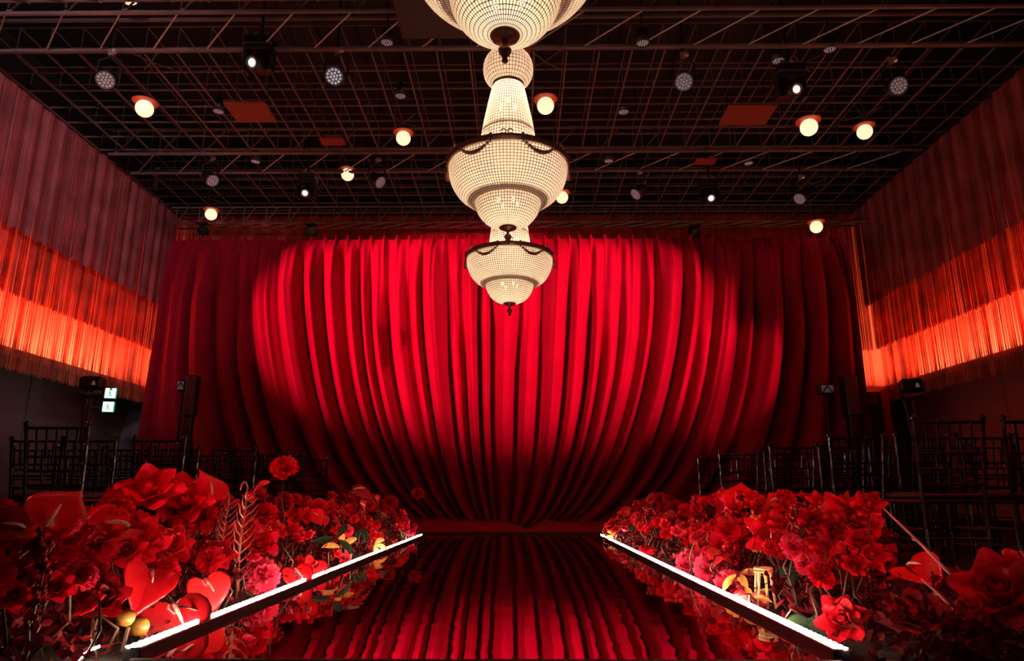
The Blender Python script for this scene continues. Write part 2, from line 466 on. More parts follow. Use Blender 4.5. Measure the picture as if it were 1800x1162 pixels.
def curtain(u0, u1, label, n=760, rows=60):
    pts = []
    for j in range(rows + 1):
        sj = j / rows
        s = sj ** 1.0
        row = []
        for i in range(n + 1):
            u = u0 + (u1 - u0) * i / n
            k = 0.78 * (1 - abs(u) ** 3.2)
            wob = 0.010 * sin(7 * s + 13 * u) * s
            s2 = min(s, 0.9995)
            g = 1 - k * (1 - math.sqrt(1 - s2 * s2))
            x = CXC + CW * (u * g + wob * (1 - s)) + (0.012 * (u > 0) - 0.012) * s * CW * (abs(u) ** 6)
            ph = pleat_h(u)
            if s < 0.06:
                bl = s / 0.06
                h = 0.075 * ph * (1 - bl) + 0.36 * fold_h(u, s) * bl
                h += 0.03 * ph * bl
            else:
                h = 0.36 * fold_h(u, s) + 0.03 * ph * max(0, 1 - (s - 0.06) / 0.18)
            h *= 1.0 + 0.15 * s
            h += 0.065 * small_fold(u, s) * min(1, s / 0.06) * (0.6 + 0.9 * abs(u) ** 3)
            y = YC - h
            if s > 0.93:
                y -= 0.35 * ((s - 0.93) / 0.07) ** 1.5 * (1 - abs(u)) * 1.2
            z = CTOP * (1 - s) + 0.02
            if s < 0.03: z += (ph - 0.6) * 0.055 * (1 - s / 0.03)
            row.append((x, y, z))
        pts.append(row)
    mb = MB().grid(pts)
    o = obj('stage_curtain', mb, 'velvet', smooth=True)
    return tag(o, label, 'curtain', 'pair of stage curtains')
c1 = curtain(-1.0, 0.065, 'red velvet stage curtain panel hanging on the exit sign side of the centre slit')
c2 = curtain(0.062, 1.0, 'red velvet stage curtain panel hanging on the side away from the exit signs')
# crumpled hem lying on the floor
def hem(x0, x1, parent, seed):
    r = random.Random(seed)
    ks = [(r.uniform(2, 9), r.uniform(4, 16), r.uniform(0, 6), r.uniform(0.3, 1)) for _ in range(9)]
    pts = []
    for j in range(27):
        v = j / 26
        row = []
        for i in range(91):
            x = x0 + (x1 - x0) * i / 90
            y = 9.35 + v * 1.5
            e = min(1, v / 0.15) * min(1, (i + 1) / 12, (91 - i) / 12)
            h = 0.35 * abs(sin(31 * x + 9 * v + 3 * sin(5 * x))) * abs(sin(17 * v + 2 * x)) + sum(a * abs(sin(fx * x * 0.6 + fy * v + p)) for fx, fy, p, a in ks) / 5.5
            row.append((x, y, 0.006 + e * 0.13 * h * (0.6 + 0.6 * v)))
        pts.append(row)
    obj('pooled_hem', MB().grid(pts), 'velvet', parent, smooth=True)
hem(-2.5, 0.12, c1, 3)
hem(0.08, 2.3, c2, 4)
t = thing('curtain_rail', 'black pipe and base that holds up the red stage curtain', 'curtain rail', (CXC, YC + 0.16, 0))
obj('pipe', MB().tube([(-CW, 0, CTOP - 0.04), (CW, 0, CTOP - 0.04)], 0.025, 8), 'black', t)
for x in (-CW + 0.1, -CW / 2, 0, CW / 2, CW - 0.1):
    obj('upright', MB().tube([(x, 0.06, 0.02), (x, 0.06, CTOP - 0.02)], 0.025, 8).box((x, 0.06, 0.01), (0.45, 0.45, 0.02)), 'black', t)

# ------------------------------------------------------------------ mirrored runway with lit kerbs
KL, KR = -1.107, 0.905
RY0, RY1 = 2.07, 8.1
t = thing('mirror_runway', 'long mirrored runway of clear mirror sheets between the two flower borders', 'runway', ((KL + KR) / 2, RY0, 0))
RW = KR - KL - 0.03
obj('base', MB().box((0, (RY1 - RY0) / 2, 0.005), (RW, RY1 - RY0, 0.008)), 'black', t)
ny = 5
for k in range(ny):
    ya = (RY1 - RY0) * k / ny; yb = (RY1 - RY0) * (k + 1) / ny
    for j in range(2):
        xa = -RW / 2 + j * RW / 2
        o = obj('mirror_panel', MB().box((0, 0, 0), (RW / 2 - 0.0012, yb - ya - 0.0015, 0.008)), 'mirror', t, loc=(xa + RW / 4, (ya + yb) / 2, 0.0145))
        o.rotation_euler = (rf.uniform(-0.0012, 0.0012), rf.uniform(-0.0007, 0.0007), 0)
o = obj('edge_tape', MB().box((0, -0.008, 0.0095), (RW, 0.010, 0.019)), 'white_edge', t)
o['label'] = 'pale tape along the front edge'
for (x, side, sg) in ((KL, 'on the exit sign side', -1), (KR, 'on the side away from the exit signs', 1)):
    t = thing('light_kerb', 'low black kerb with a lit strip along the runway ' + side, 'light strip', (x, RY0 + 0.02, 0), group='lit kerbs of the runway')
    L = RY1 - RY0 - 0.04
    obj('kerb_body', MB().bevbox((0, L / 2, 0.021), (0.05, L, 0.042), 0.003), 'gloss', t)
    obj('led_strip', MB().box((sg * 0.012, L / 2, 0.0435), (0.006, L, 0.003)), 'led', t)
    mb = MB()
    k = 0.0
    while k < L:
        mb.box((sg * 0.012, k, 0.046), (0.0055, 0.012, 0.002)); k += 0.035
    o = obj('led_chip', mb, 'led', t); o['kind'] = 'stuff'
    if sg < 0:
        obj('strip_tail', MB().tube([(-0.092, 0.0, 0.045), (-0.104, -0.02, 0.04), (-0.112, -0.05, 0.028), (-0.113, -0.08, 0.012)], 0.004, 5), 'led', t)

# ------------------------------------------------------------------ chandeliers
Y2 = 5.86
def zy(y): return CAMZ + Y2 * tan(PITCH + atan((581 - y) / F))
def rp_(r, y):
    z = zy(y)
    return r / F * (Y2 * cos(PITCH) + (z - CAMZ) * sin(PITCH))
def prof_px(lst): return [(rp_(r, y), zy(y)) for r, y in lst]
def resample(prof, n):
    pts = [Vector((r, z)) for r, z in prof]
    # smooth with catmull-rom then equal arc
    dense = []
    for i in range(len(pts) - 1):
        p0 = pts[max(i - 1, 0)]; p1 = pts[i]; p2 = pts[i + 1]; p3 = pts[min(i + 2, len(pts) - 1)]
        for k in range(12):
            t_ = k / 12
            dense.append(0.5 * ((2 * p1) + (-p0 + p2) * t_ + (2 * p0 - 5 * p1 + 4 * p2 - p3) * t_ ** 2 + (-p0 + 3 * p1 - 3 * p2 + p3) * t_ ** 3))
    dense.append(pts[-1])
    acc = [0]
    for i in range(1, len(dense)): acc.append(acc[-1] + (dense[i] - dense[i - 1]).length)
    out = []
    for k in range(n + 1):
        d = acc[-1] * k / n
        i = min(max(bisect.bisect_right(acc, d) - 1, 0), len(acc) - 2)
        q = (d - acc[i]) / max(1e-9, acc[i + 1] - acc[i])
        out.append(dense[i].lerp(dense[i + 1], q))
    return out
def beads(prof, nrows, nround, zref):
    """rows of faceted crystal beads strung on wires over a surface of revolution"""
    pr = resample(prof, nrows)
    mb = MB(); wr_ = MB()
    for i in range(nrows):
        a, b = pr[i], pr[i + 1]
        m_ = (a + b) / 2
        tdir = (b - a)
        hl = tdir.length / 2
        tv = tdir.normalized()
        hw = pi * m_.x / nround
        for k in range(nround):
            th = 2 * pi * (k + 0.5) / nround
            rad = Vector((cos(th), sin(th), 0)); tan_ = Vector((-sin(th), cos(th), 0))
            up = rad * tv.x + Vector((0, 0, tv.y))
            nr = tan_.cross(up)
            c = rad * m_.x + Vector((0, 0, m_.y - zref))
            q = 0.90; e = 0.6
            A = hw * q; B = hl * q; D = min(A, B) * 0.8
            rim = [c + tan_ * (A * x) + up * (B * y) for x, y in ((1, e), (e, 1), (-e, 1), (-1, e), (-1, -e), (-e, -1), (e, -1), (1, -e))]
            vs = rim + [c + nr * D]
            fs = [(j, (j + 1) % 8, 8) for j in range(8)]
            mb.add(vs, fs)
    # wires: meridians and rings
    ww = 0.0021
    for k in range(nround):
        th = 2 * pi * k / nround
        rad = Vector((cos(th), sin(th), 0)); tan_ = Vector((-sin(th), cos(th), 0))
        pts = []
        for p in pr:
            c = rad * (p.x + 0.001) + Vector((0, 0, p.y - zref))
            pts.append([c - tan_ * ww, c + tan_ * ww])
        wr_.grid(pts)
    for i, p in enumerate(pr):
        if p.x < 0.03: continue
        row1 = []; row2 = []
        t_ = (pr[min(i + 1, nrows)] - pr[max(i - 1, 0)]).normalized()
        for k in range(nround + 1):
            th = 2 * pi * k / nround
            rad = Vector((cos(th), sin(th), 0))
            c = rad * (p.x + 0.001) + Vector((0, 0, p.y - zref))
            d = (rad * t_.x + Vector((0, 0, t_.y))) * ww
            row1.append(c - d); row2.append(c + d)
        wr_.grid([row1, row2])
    return mb, wr_
ZR = zy(293)
RR = rp_(105, 293)
tops = dict(cone=[(50, 270), (44, 228), (37, 195), (30, 165), (26, 152)],
            ball=[(26, 150), (38, 140), (42.5, 124), (38, 106), (24, 94), (8, 90)],
            basket=[(104, 295), (104, 307), (99, 325), (88, 342), (72, 353), (59, 357)],
            bowl=[(59, 348), (58.5, 358), (53, 374), (42, 388), (28, 396), (13, 400)])
def make_chandelier(label, loc):
    t = thing('chandelier', label, 'chandelier', loc, group='crystal basket chandeliers in a line over the runway')
    spec = dict(cone=(22, 54), ball=(14, 46), basket=(18, 112), bowl=(16, 72))
    nm = dict(cone='crystal_cone', ball='crystal_ball', basket='crystal_basket', bowl='crystal_bowl')
    for k, (nr, nn) in spec.items():
        mb, wr_ = beads(prof_px(tops[k]), nr, nn, ZR)
        o = obj(nm[k], mb, 'crystal', t); o['kind'] = 'stuff'
        g = obj('wire_mesh', wr_, 'wire', o); g['kind'] = 'stuff'
    # rim and bands
    def band(r, z, h, name='band', th=0.012):
        obj(name, MB().lathe([(r - th, z - h / 2), (r, z - h / 2), (r + 0.004, z), (r, z + h / 2), (r - th, z + h / 2), (r - th, z - h / 2)], 64), 'bronze', t)
    band(RR + 0.012, 0.0, 0.052, 'rim', 0.02)
    band(rp_(60, 349), zy(349) - ZR, 0.028)
    band(rp_(44.5, 236), zy(236) - ZR, 0.026)
    band(rp_(27.5, 151), zy(151) - ZR, 0.034)
    # festoons on the rim
    for k in range(6):
        mb = MB()
        a0 = 2 * pi * k / 6 - pi / 2 - pi / 6
        for q in range(13):
            x = (q - 6) / 6
            th = a0 + x * 0.27
            z = -0.03 - 0.085 * (1 - x * x)
            r = RR + 0.016 - 0.02 * (1 - x * x) * 0.2
            mb.ball((r * cos(th), r * sin(th), z), 0.014 + 0.008 * (1 - abs(x)), 6, 4)
        for x in (-1, 1):
            th = a0 + x * 0.28
            mb.tube([((RR + .02) * cos(th), (RR + .02) * sin(th), 0.03), ((RR + .02) * cos(th), (RR + .02) * sin(th), -0.06)], [0.014, 0.006], 5)
        obj('festoon', mb, 'bronze', t)
        th = a0 + pi / 6
        mb = MB()
        c = Vector(((RR) * cos(th), (RR) * sin(th), 0.05))
        tv = Vector((-sin(th), cos(th), 0))
        for s_ in (-1, 1):
            mb.tube([c + tv * (s_ * 0.03 + 0.022 * s_ * cos(a)) + Vector((0, 0, 0.022 * sin(a))) for a in [i * pi / 5 for i in range(10)]], 0.006, 5)
        obj('scroll', mb, 'bronze', t)
    # central frame, bulbs
    zb = zy(398) - ZR
    obj('centre_rod', MB().tube([(0, 0, zb), (0, 0, zy(88) - ZR)], 0.012, 8), 'bronze', t)
    mb = MB()
    for k in range(8):
        th = 2 * pi * k / 8
        pth = [(0.02 * cos(th), 0.02 * sin(th), -0.02), (0.16 * cos(th), 0.16 * sin(th), -0.07), (0.27 * cos(th), 0.27 * sin(th), -0.03)]
        mb.tube(pth, 0.007, 5)
    obj('arms', mb, 'bronze', t)
    for k in range(8):
        th = 2 * pi * k / 8
        b = MB().lathe([(0.001, -0.035), (0.012, -0.02), (0.017, 0.0), (0.012, 0.022), (0.001, 0.045)], 10, (0.27 * cos(th), 0.27 * sin(th), 0.015))
        obj('bulb', b, 'bulb', t, smooth=True)
    for (r, z, n) in ((0.10, zy(185) - ZR, 3), (0.13, zy(355) - ZR, 4)):
        for k in range(n):
            th = 2 * pi * k / n + 0.5
            b = MB().lathe([(0.001, -0.035), (0.012, -0.02), (0.017, 0.0), (0.012, 0.022), (0.001, 0.045)], 10, (r * cos(th) * 0.8, r * sin(th) * 0.8, z))
            obj('bulb', b, 'bulb', t, smooth=True)
    # bottom plate and finial
    zp = zy(400) - ZR
    obj('finial', MB().lathe([(0.001, zp - 0.17), (0.018, zp - 0.155), (0.012, zp - 0.13), (0.032, zp - 0.105), (0.036, zp - 0.085), (0.012, zp - 0.06), (0.016, zp - 0.035), (0.075, zp - 0.012), (0.082, zp), (0.07, zp + 0.01)], 20), 'bronze', t, smooth=True)
    # crown and chain
    zt = zy(90) - ZR
    mb = MB()
    for k in range(8):
        th = 2 * pi * k / 8
        mb.tube([(0.05 * cos(th), 0.05 * sin(th), zt - 0.02), (0.07 * cos(th), 0.07 * sin(th), zt + 0.03), (0.115 * cos(th), 0.115 * sin(th), zt + 0.045)], [0.02, 0.018, 0.006], 5)
    mb.lathe([(0.06, zt - 0.02), (0.05, zt + 0.02), (0.02, zt + 0.05), (0.015, zt + 0.08)], 12)
    obj('crown', mb, 'bronze', t)
    z = zt + 0.08
    k = 0
    mb = MB()
    while z + ZR < 6.78:
        ax = (1, 0) if k % 2 else (0, 1)
        mb.tube([(0.013 * cos(a) * ax[0], 0.013 * cos(a) * ax[1], z + 0.028 + 0.03 * sin(a)) for a in [i * 2 * pi / 8 for i in range(9)]], 0.004, 4, cap=False)
        z += 0.048; k += 1
    obj('chain', mb, 'alu', t)
    return t
chl = ['largest crystal chandelier cut off by the top of the picture, only its bowl showing',
       'middle crystal chandelier shown whole with ball, cone, wide basket and bowl',
       'smallest crystal chandelier hanging right before the red curtain']
cpos = []
for (px, Y) in ((887, 3.18), (893, Y2), (896, 8.4)):
    p = atY(px, 293 if Y == Y2 else 300, Y)
    cpos.append((p.x, Y, ZR))
ch = make_chandelier(chl[1], cpos[1])
dup(ch, cpos[0], 0.05, chl[0])
dup(ch, cpos[2], 0.0, chl[2])
for i, p in enumerate(cpos):
    for (dz, e, s) in ((-0.04, 70, 0.2), (zy(374) - ZR, 7, 0.1), (zy(225) - ZR, 7, 0.05), (zy(170) - ZR, 7, 0.05), (zy(125) - ZR, 5, 0.05)):
        light('chandelier_glow', 'POINT', (p[0], p[1], p[2] + dz), None, e, (1.0, 0.74, 0.52), shadow_soft_size=s)

# ------------------------------------------------------------------ ceiling grid, trusses
def grid_bay(name, label, y0, y1, ncross, x0=-6.3, x1=6.1, step=0.38):
    t = thing(name, label, 'ceiling grid', (CX, y0, ZG), group='bays of the steel ceiling grid')
    nl = int((x1 - x0) / step) + 1
    W = x1 - x0
    me_c = MB().box((0, 0, 0), (W, 0.017, 0.020)).mesh('cross_bar', 'bar')
    me_l = MB().box((0, 0, 0), (0.016, y1 - y0, 0.020)).mesh('long_bar', 'bar')
    up = MB()
    posts = MB()
    for i in range(ncross):
        y = (y1 - y0) * i / (ncross - 1)
        link('cross_bar', me_c, t, (0, y, 0.020))
        up.box((0, y, 0.36), (W, 0.011, 0.014))
    for k in range(nl):
        x = -W / 2 + k * step + 0.02
        link('long_bar', me_l, t, (x, (y1 - y0) / 2, 0))
        up.box((x, (y1 - y0) / 2, 0.35), (0.010, y1 - y0, 0.014))
        for i in range(0, ncross, 2):
            posts.box((x, (y1 - y0) * i / (ncross - 1), 0.19), (0.009, 0.009, 0.33))
    o = obj('upper_lattice', up, 'bar', t); o['kind'] = 'stuff'
    o = obj('hanger_rods', posts, 'bar', t); o['kind'] = 'stuff'
grid_bay('ceiling_grid', 'near bay of the dark steel ceiling grid, above the front truss', 3.4, 6.1, 8)
grid_bay('ceiling_grid', 'middle bay of the dark steel ceiling grid, between the two lamp trusses', 6.95, 9.25, 7)
grid_bay('ceiling_grid', 'rear bay of the dark steel ceiling grid, over the red curtain', 9.95, 11.5, 6)
def truss(label, yc, zb, hy, hz, step, mtl='bar', r=0.025):
    t = thing('lighting_truss', label, 'truss', (CX, yc, zb), group='trusses across the hall')
    W = 6.08
    for dy in (-hy / 2, hy / 2):
        for dz in (0, hz):
            obj('chord', MB().tube([(-W, dy, dz), (W, dy, dz)], r, 6), mtl, t)
    n = int(2 * W / step)
    meb = MB().tube([(0, hy / 2, 0), (0.60, -hy / 2, 0)], r * 0.36, 5).mesh('brace', 'pale_steel')
    mew = MB().tube([(0, 0, 0), (step * 0.5, 0, hz)], r * 0.5, 5).mesh('web', mtl)
    mev = MB().tube([(0, 0, 0), (0, 0, hz)], r * 0.5, 5).mesh('web_post', mtl)
    for k in range(n):
        x = -W + k * step + 0.1
        link('brace', meb, t, (x, 0, 0))
        if hz > 0.05:
            link('web', mew, t, (x, -hy / 2, 0))
            link('web_post', mev, t, (x, -hy / 2, 0))
truss('front lamp truss with pale diagonal braces, nearest the top of the picture', 6.53, ZG - 0.03, 0.62, 0.4, 0.62)
truss('middle lamp truss between two bays of the ceiling grid', 9.6, ZG - 0.03, 0.62, 0.4, 0.66)
truss('rear truss with zigzag webs right above the curtain top', 11.35, 5.16, 0.25, 0.3, 0.40, r=0.018)

# ------------------------------------------------------------------ pendant globe lamps
gl = MB().ball((0, 0, 0), 0.1, 20, 14).mesh('globe', 'globe', True)
gd = MB().lathe([(0.001, 0.085), (0.13, 0.080), (0.145, 0.084), (0.13, 0.092), (0.03, 0.10), (0.018, 0.13), (0.001, 0.13)], 28).mesh('shade_disc', 'shade', True)
pend = [(254, 191, 30, 'globe pendant lamp nearest the exit sign wall, under the middle grid bay'),
        (227, -8, 32, 'globe pendant lamp cut off by the top edge of the picture'),
        (709, 243, 25.5, 'globe pendant lamp level with the rim of the middle chandelier, exit sign side'),
        (611, 307, 22, 'globe pendant lamp hanging between two small spotlights above the curtain'),
        (371, 377, 20, 'globe pendant lamp by the rear corner of the exit sign wall'),
        (959, 186, 30, 'globe pendant lamp beside the cone of the middle chandelier'),
        (1422, 224, 30, 'globe pendant lamp beside the red lit moving spotlight'),
        (1520, 232, 26, 'globe pendant lamp half hidden behind grid bars'),
        (988, 347, 21.5, 'globe pendant lamp just behind the basket of the middle chandelier'),
        (1435, 399, 21.5, 'globe pendant lamp by the curtain corner away from the exit signs')]
for (px, py, d, lab) in pend:
    zc = 0.2 * F / d
    p = at(px, py, zc)
    if p.y > 11.0: p = atY(px, py, 11.0)
    t = thing('pendant_lamp', lab, 'lamp', p, group='globe pendant lamps')
    link('globe', gl, t)
    link('shade_disc', gd, t)
    H = ZG - p.z
    if H > 0.15:
        obj('cord', MB().tube([(0, 0, 0.12), (0, 0, H)], 0.005, 5), 'black', t)
        mb = MB()
        for a in (pi / 4, 3 * pi / 4):
            mb.tube([(-0.25 * cos(a), -0.25 * sin(a), H + 0.02), (0, 0, H), (0.25 * cos(a), 0.25 * sin(a), H + 0.02)], 0.007, 5)
        obj('hanger_cross', mb, 'bar', t)

# ------------------------------------------------------------------ stage lamps
def orient(dirv):
    return Vector(dirv).to_track_quat('Z', 'Y').to_matrix().to_4x4()
def par_lamp(px, py, d_px, zc, label, aim, dim):
    p = at(px, py, zc)
    R = d_px / 2 / F * zc
    t = thing('led_par_lamp', label, 'stage lamp', p, group='led par lamps on the trusses')
    mt = orient(aim)
    k = R / 0.1
    def T(b): return b
    body = MB().lathe([(0.06, -0.24), (0.085, -0.23), (0.10, -0.17), (0.115, -0.04), (0.115, 0.0), (0.105, 0.0), (0.105, -0.012), (0.001, -0.014)], 24)
    sc = Matrix.Scale(k, 4)
    link('lamp_body', body.mesh('lamp_body', 'black', True), t, mtx=mt @ sc)
    link('lens_plate', MB().lathe([(0.001, -0.012), (0.104, -0.012), (0.104, -0.004), (0.001, -0.004)], 24).mesh('lens_plate', 'lens_plate'), t, mtx=mt @ sc)
    dots = MB()
    for (n, r) in ((1, 0), (6, 0.038), (12, 0.076)):
        for i in range(n):
            th = 2 * pi * i / n + 0.2
            dots.ball((r * cos(th), r * sin(th), -0.002), 0.015, 8, 6, 0.6)
    link('lens_cluster', dots.mesh('lens_cluster', 'lens_dim' if dim else 'lens_dot', True), t, mtx=mt @ sc)
    c = mt @ Vector((0, 0, -0.12 * k))
    hz = 0.30 * k
    yk = MB()
    side = (mt @ Vector((1, 0, 0))).normalized()
    side = Vector((1, 0, 0))
    yk.tube([c - side * 0.135 * k, c - side * 0.135 * k + Vector((0, 0, hz * 0.8)), c + Vector((0, 0, hz)), c + side * 0.135 * k + Vector((0, 0, hz * 0.8)), c + side * 0.135 * k], 0.014 * k, 5)
    obj('yoke', yk, 'black', t)
    cl_ = MB()
    z0 = c.z + hz
    cl_.box((c.x, c.y, z0 + 0.05 * k), (0.05 * k, 0.04 * k, 0.09 * k))
    cb = obj('clamp', cl_, 'alu', t)
    obj('wing_nut', MB().lathe([(0.02 * k, 0), (0.035 * k, 0.01), (0.035 * k, 0.05 * k), (0.02 * k, 0.06 * k)], 8, (c.x + 0.04 * k, c.y - 0.01, z0 + 0.03 * k)), 'alu', cb)
    top = 6.82 - p.z
    if top > z0 + 0.1:
        obj('hang_pipe', MB().tube([(c.x, c.y, z0 + 0.08 * k), (c.x, c.y, top)], 0.016, 6), 'black', t)
for a in [(185, 141, 29, 7.7, 'led par lamp tilted aside, nearest the exit sign wall on the front truss', (0.35, -0.8, -0.9), True),
          (587, 134, 30, 7.7, 'bright faced led par lamp pointing at the camera, front truss', (0.08, -1, -0.62), False),
          (1202, 144, 29, 7.7, 'reddish led par lamp with speckled face, third of four on the front truss', (-0.3, -0.9, -0.75), True),
          (1580, 151, 29, 7.7, 'grey faced led par lamp farthest from the exit signs on the front truss', (-0.1, -1, -0.65), True),
          (374, 318, 21, 10.3, 'small led par lamp aimed aside on the middle truss, above the exit sign corner', (0.75, -0.4, -0.75), True),
          (669, 321, 21, 10.3, 'small led par lamp beside a globe lamp on the middle truss', (0.8, -0.35, -0.7), True),
          (1117, 342, 20, 10.3, 'small led par lamp aimed aside right of the middle chandelier', (-0.75, -0.3, -0.75), True),
          (1405, 350, 20, 10.3, 'small led par lamp on the middle truss, far from the exit signs', (-0.7, -0.4, -0.75), True)]:
    par_lamp(*a)
def moving_head(px, py, w_px, zc, label, lens, aim):
    p = at(px, py, zc)
    k = (w_px / F * zc) / 0.36
    t = thing('moving_spotlight', label, 'stage lamp', p, group='moving spotlights on the trusses')
    obj('base_box', MB().bevbox((0, 0, 0.27 * k), (0.34 * k, 0.26 * k, 0.12 * k), 0.012), 'black', t)
    yk = MB()
    for s in (-1, 1):
        yk.bevbox((s * 0.155 * k, 0, 0.05 * k), (0.05 * k, 0.14 * k, 0.36 * k), 0.012)
    yk.bevbox((0, 0, 0.20 * k), (0.35 * k, 0.15 * k, 0.06 * k), 0.01)
    obj('yoke', yk, 'black', t)
    mt = orient(aim)
    hd = MB().lathe([(0.07, -0.20), (0.11, -0.17), (0.12, 0.0), (0.10, 0.10), (0.085, 0.16), (0.07, 0.16), (0.068, 0.145), (0.001, 0.143)], 20)
    sc = Matrix.Scale(k, 4)
    h = link('lamp_head', hd.mesh('lamp_head', 'black', True), t, mtx=mt @ sc)
    link('lens', MB().lathe([(0.001, 0.146), (0.046, 0.146), (0.036, 0.158), (0.001, 0.163)], 20).mesh('lens', lens, True), t, mtx=mt @ sc)
    for s in (-1, 1):
        cb = obj('clamp', MB().box((s * 0.07 * k, 0, 0.38 * k), (0.045 * k, 0.04 * k, 0.11 * k)), 'alu', t)
        obj('wing_nut', MB().lathe([(0.02 * k, 0), (0.03 * k, 0.02 * k), (0.03 * k, 0.05 * k), (0.018 * k, 0.06 * k)], 8, (s * 0.07 * k + 0.03 * k, -0.01, 0.35 * k)), 'alu', cb)
    top = 6.82 - p.z
    if top > 0.46 * k:
        obj('hang_pipe', MB().tube([(0, 0, 0.42 * k), (0, 0, top)], 0.016, 6), 'black', t)
for a in [(455, 113, 52, 7.8, 'large moving spotlight with a white hot lens on the front truss', 'lens_hot', (-0.25, -1, -0.5)),
          (1390, 160, 50, 7.8, 'large moving spotlight with a red glowing lens on the front truss', 'lens_red', (0.12, -1, -0.45)),
          (539, 338, 34, 10.4, 'small moving spotlight with lit lens on the middle truss, exit sign side', 'lens_hot', (0.1, -1, -0.6)),
          (1247, 347, 34, 10.4, 'small moving spotlight with lit lens on the middle truss, away from the exit signs', 'lens_hot', (-0.05, -1, -0.6))]:
    moving_head(*a)
# small downlights
dl_c = MB().lathe([(0.04, 0.14), (0.055, 0.12), (0.062, 0.0), (0.054, 0.0), (0.05, 0.02), (0.03, 0.05), (0.001, 0.055)], 18)
dl_c = dl_c.mesh('can', 'black', True)
dl_r = MB()
for (n, r) in ((1, 0), (7, 0.026), (12, 0.045)):
    for i in range(n):
        th = 2 * pi * i / n
        dl_r.ball((r * cos(th), r * sin(th), 0.012), 0.0085, 6, 4)
dl_r = dl_r.mesh('reflector', 'lens_dim', True)
for (px, py, lab) in [(680, 76, 'small downlight under the dark board by the largest chandelier'), (704, 170, 'small downlight above the globe lamp beside the middle chandelier rim'),
                      (384, 197, 'small downlight touching the rust red board'), (1130, 77, 'small downlight nearest the top, on the side away from the exit signs'),
                      (1096, 198, 'small downlight between the middle chandelier and the speckled par lamp'), (1459, 88, 'small downlight over the red lit moving spotlight'),
                      (449, 285, 'small downlight on the middle truss above the exit sign side of the curtain'), (1316, 288, 'small downlight on the middle truss near the dark red board'),
                      (1070, 284, 'small downlight right beside the middle chandelier rim on the middle truss'), (1368, 108, 'small downlight just left of the red lit moving spotlight')]:
    p = atZ(px, py, ZG - 0.06)
    t = thing('downlight', lab, 'lamp', p, group='small downlights on the grid')
    o = link('can', dl_c, t, (0, 0, 0)); q = link('reflector', dl_r, t, (0, 0, 0))
    for c in (o, q): c.scale = (1.25,) * 3
    obj('bracket', MB().tube([(0, 0, 0.16), (0, 0, 6.82 - p.z)], 0.008, 5), 'black', t)

# flat boards hung in the grid
def board(pts_px, z, mtl, label, th=0.03):
    ps = [atZ(x, y, z) for x, y in pts_px]
    x0 = min(p.x for p in ps); x1 = max(p.x for p in ps); y0 = min(p.y for p in ps); y1 = max(p.y for p in ps)
    t = thing('ceiling_board', label, 'board', ((x0 + x1) / 2, (y0 + y1) / 2, z), group='flat boards hung under the grid')
    obj('panel', MB().bevbox((0, 0, th / 2), (x1 - x0, y1 - y0, th), 0.004), mtl, t)
    for sx in (-1, 1):
        obj('hanger', MB().tube([(sx * (x1 - x0) * 0.4, 0, th), (sx * (x1 - x0) * 0.4, 0, ZG + 0.02 - z)], 0.006, 5), 'black', t)
board([(392, 182), (465, 182), (479, 215)], 5.0, 'rustpanel', 'rust red square board beside the large white lensed spotlight')
board([(1282, 186), (1363, 186), (1345, 220)], 5.0, 'rustpanel', 'dark red square board left of the red lensed spotlight')
board([(690, 0), (822, 0), (822, 68)], 5.2, 'darkpanel', 'large dark brown board beside the largest chandelier')
board([(896, 68), (932, 68), (932, 103)], 5.3, 'rustpanel', 'small rust board half hidden behind the neck of the middle chandelier')
board([(560, 244), (602, 244), (605, 256)], 5.3, 'rustpanel', 'small rust board in the middle truss above a globe lamp')
board([(1225, 280), (1258, 280), (1255, 290)], 5.3, 'rustpanel', 'small dark red board above the small moving spotlight away from the exit signs')
# small black fixtures clamped on the curtain pipe
for (px, py, lab) in [(547, 406, 'small black lamp over the curtain top, second from the exit sign corner'), (1220, 409, 'small black lamp over the curtain top, away from the exit signs'),
                      (357, 404, 'small black lamp over the curtain top at the exit sign corner')]:
    p = atY(px, py, YC + 0.12)
    t = thing('curtain_lamp', lab, 'stage lamp', p, group='small lamps over the curtain top')
    obj('lamp_body', MB().lathe([(0.05, -0.10), (0.075, -0.08), (0.09, 0.06), (0.08, 0.06), (0.07, 0.03), (0.001, 0.03)], 16, mtx=orient((0.3, -0.6, -0.5)).to_3x3()), 'black', t)
    obj('yoke', MB().tube([(-0.1, 0, 0), (-0.1, 0, -0.09), (0.1, 0, -0.09), (0.1, 0, 0)], 0.012, 5), 'black', t)
    obj('barn_door', MB().box((0, -0.06, 0.09), (0.2, 0.12, 0.01)), 'black', t)
    obj('hook', MB().tube([(0, 0, -0.09), (0, 0.0, -0.15)], 0.012, 5), 'black', t)

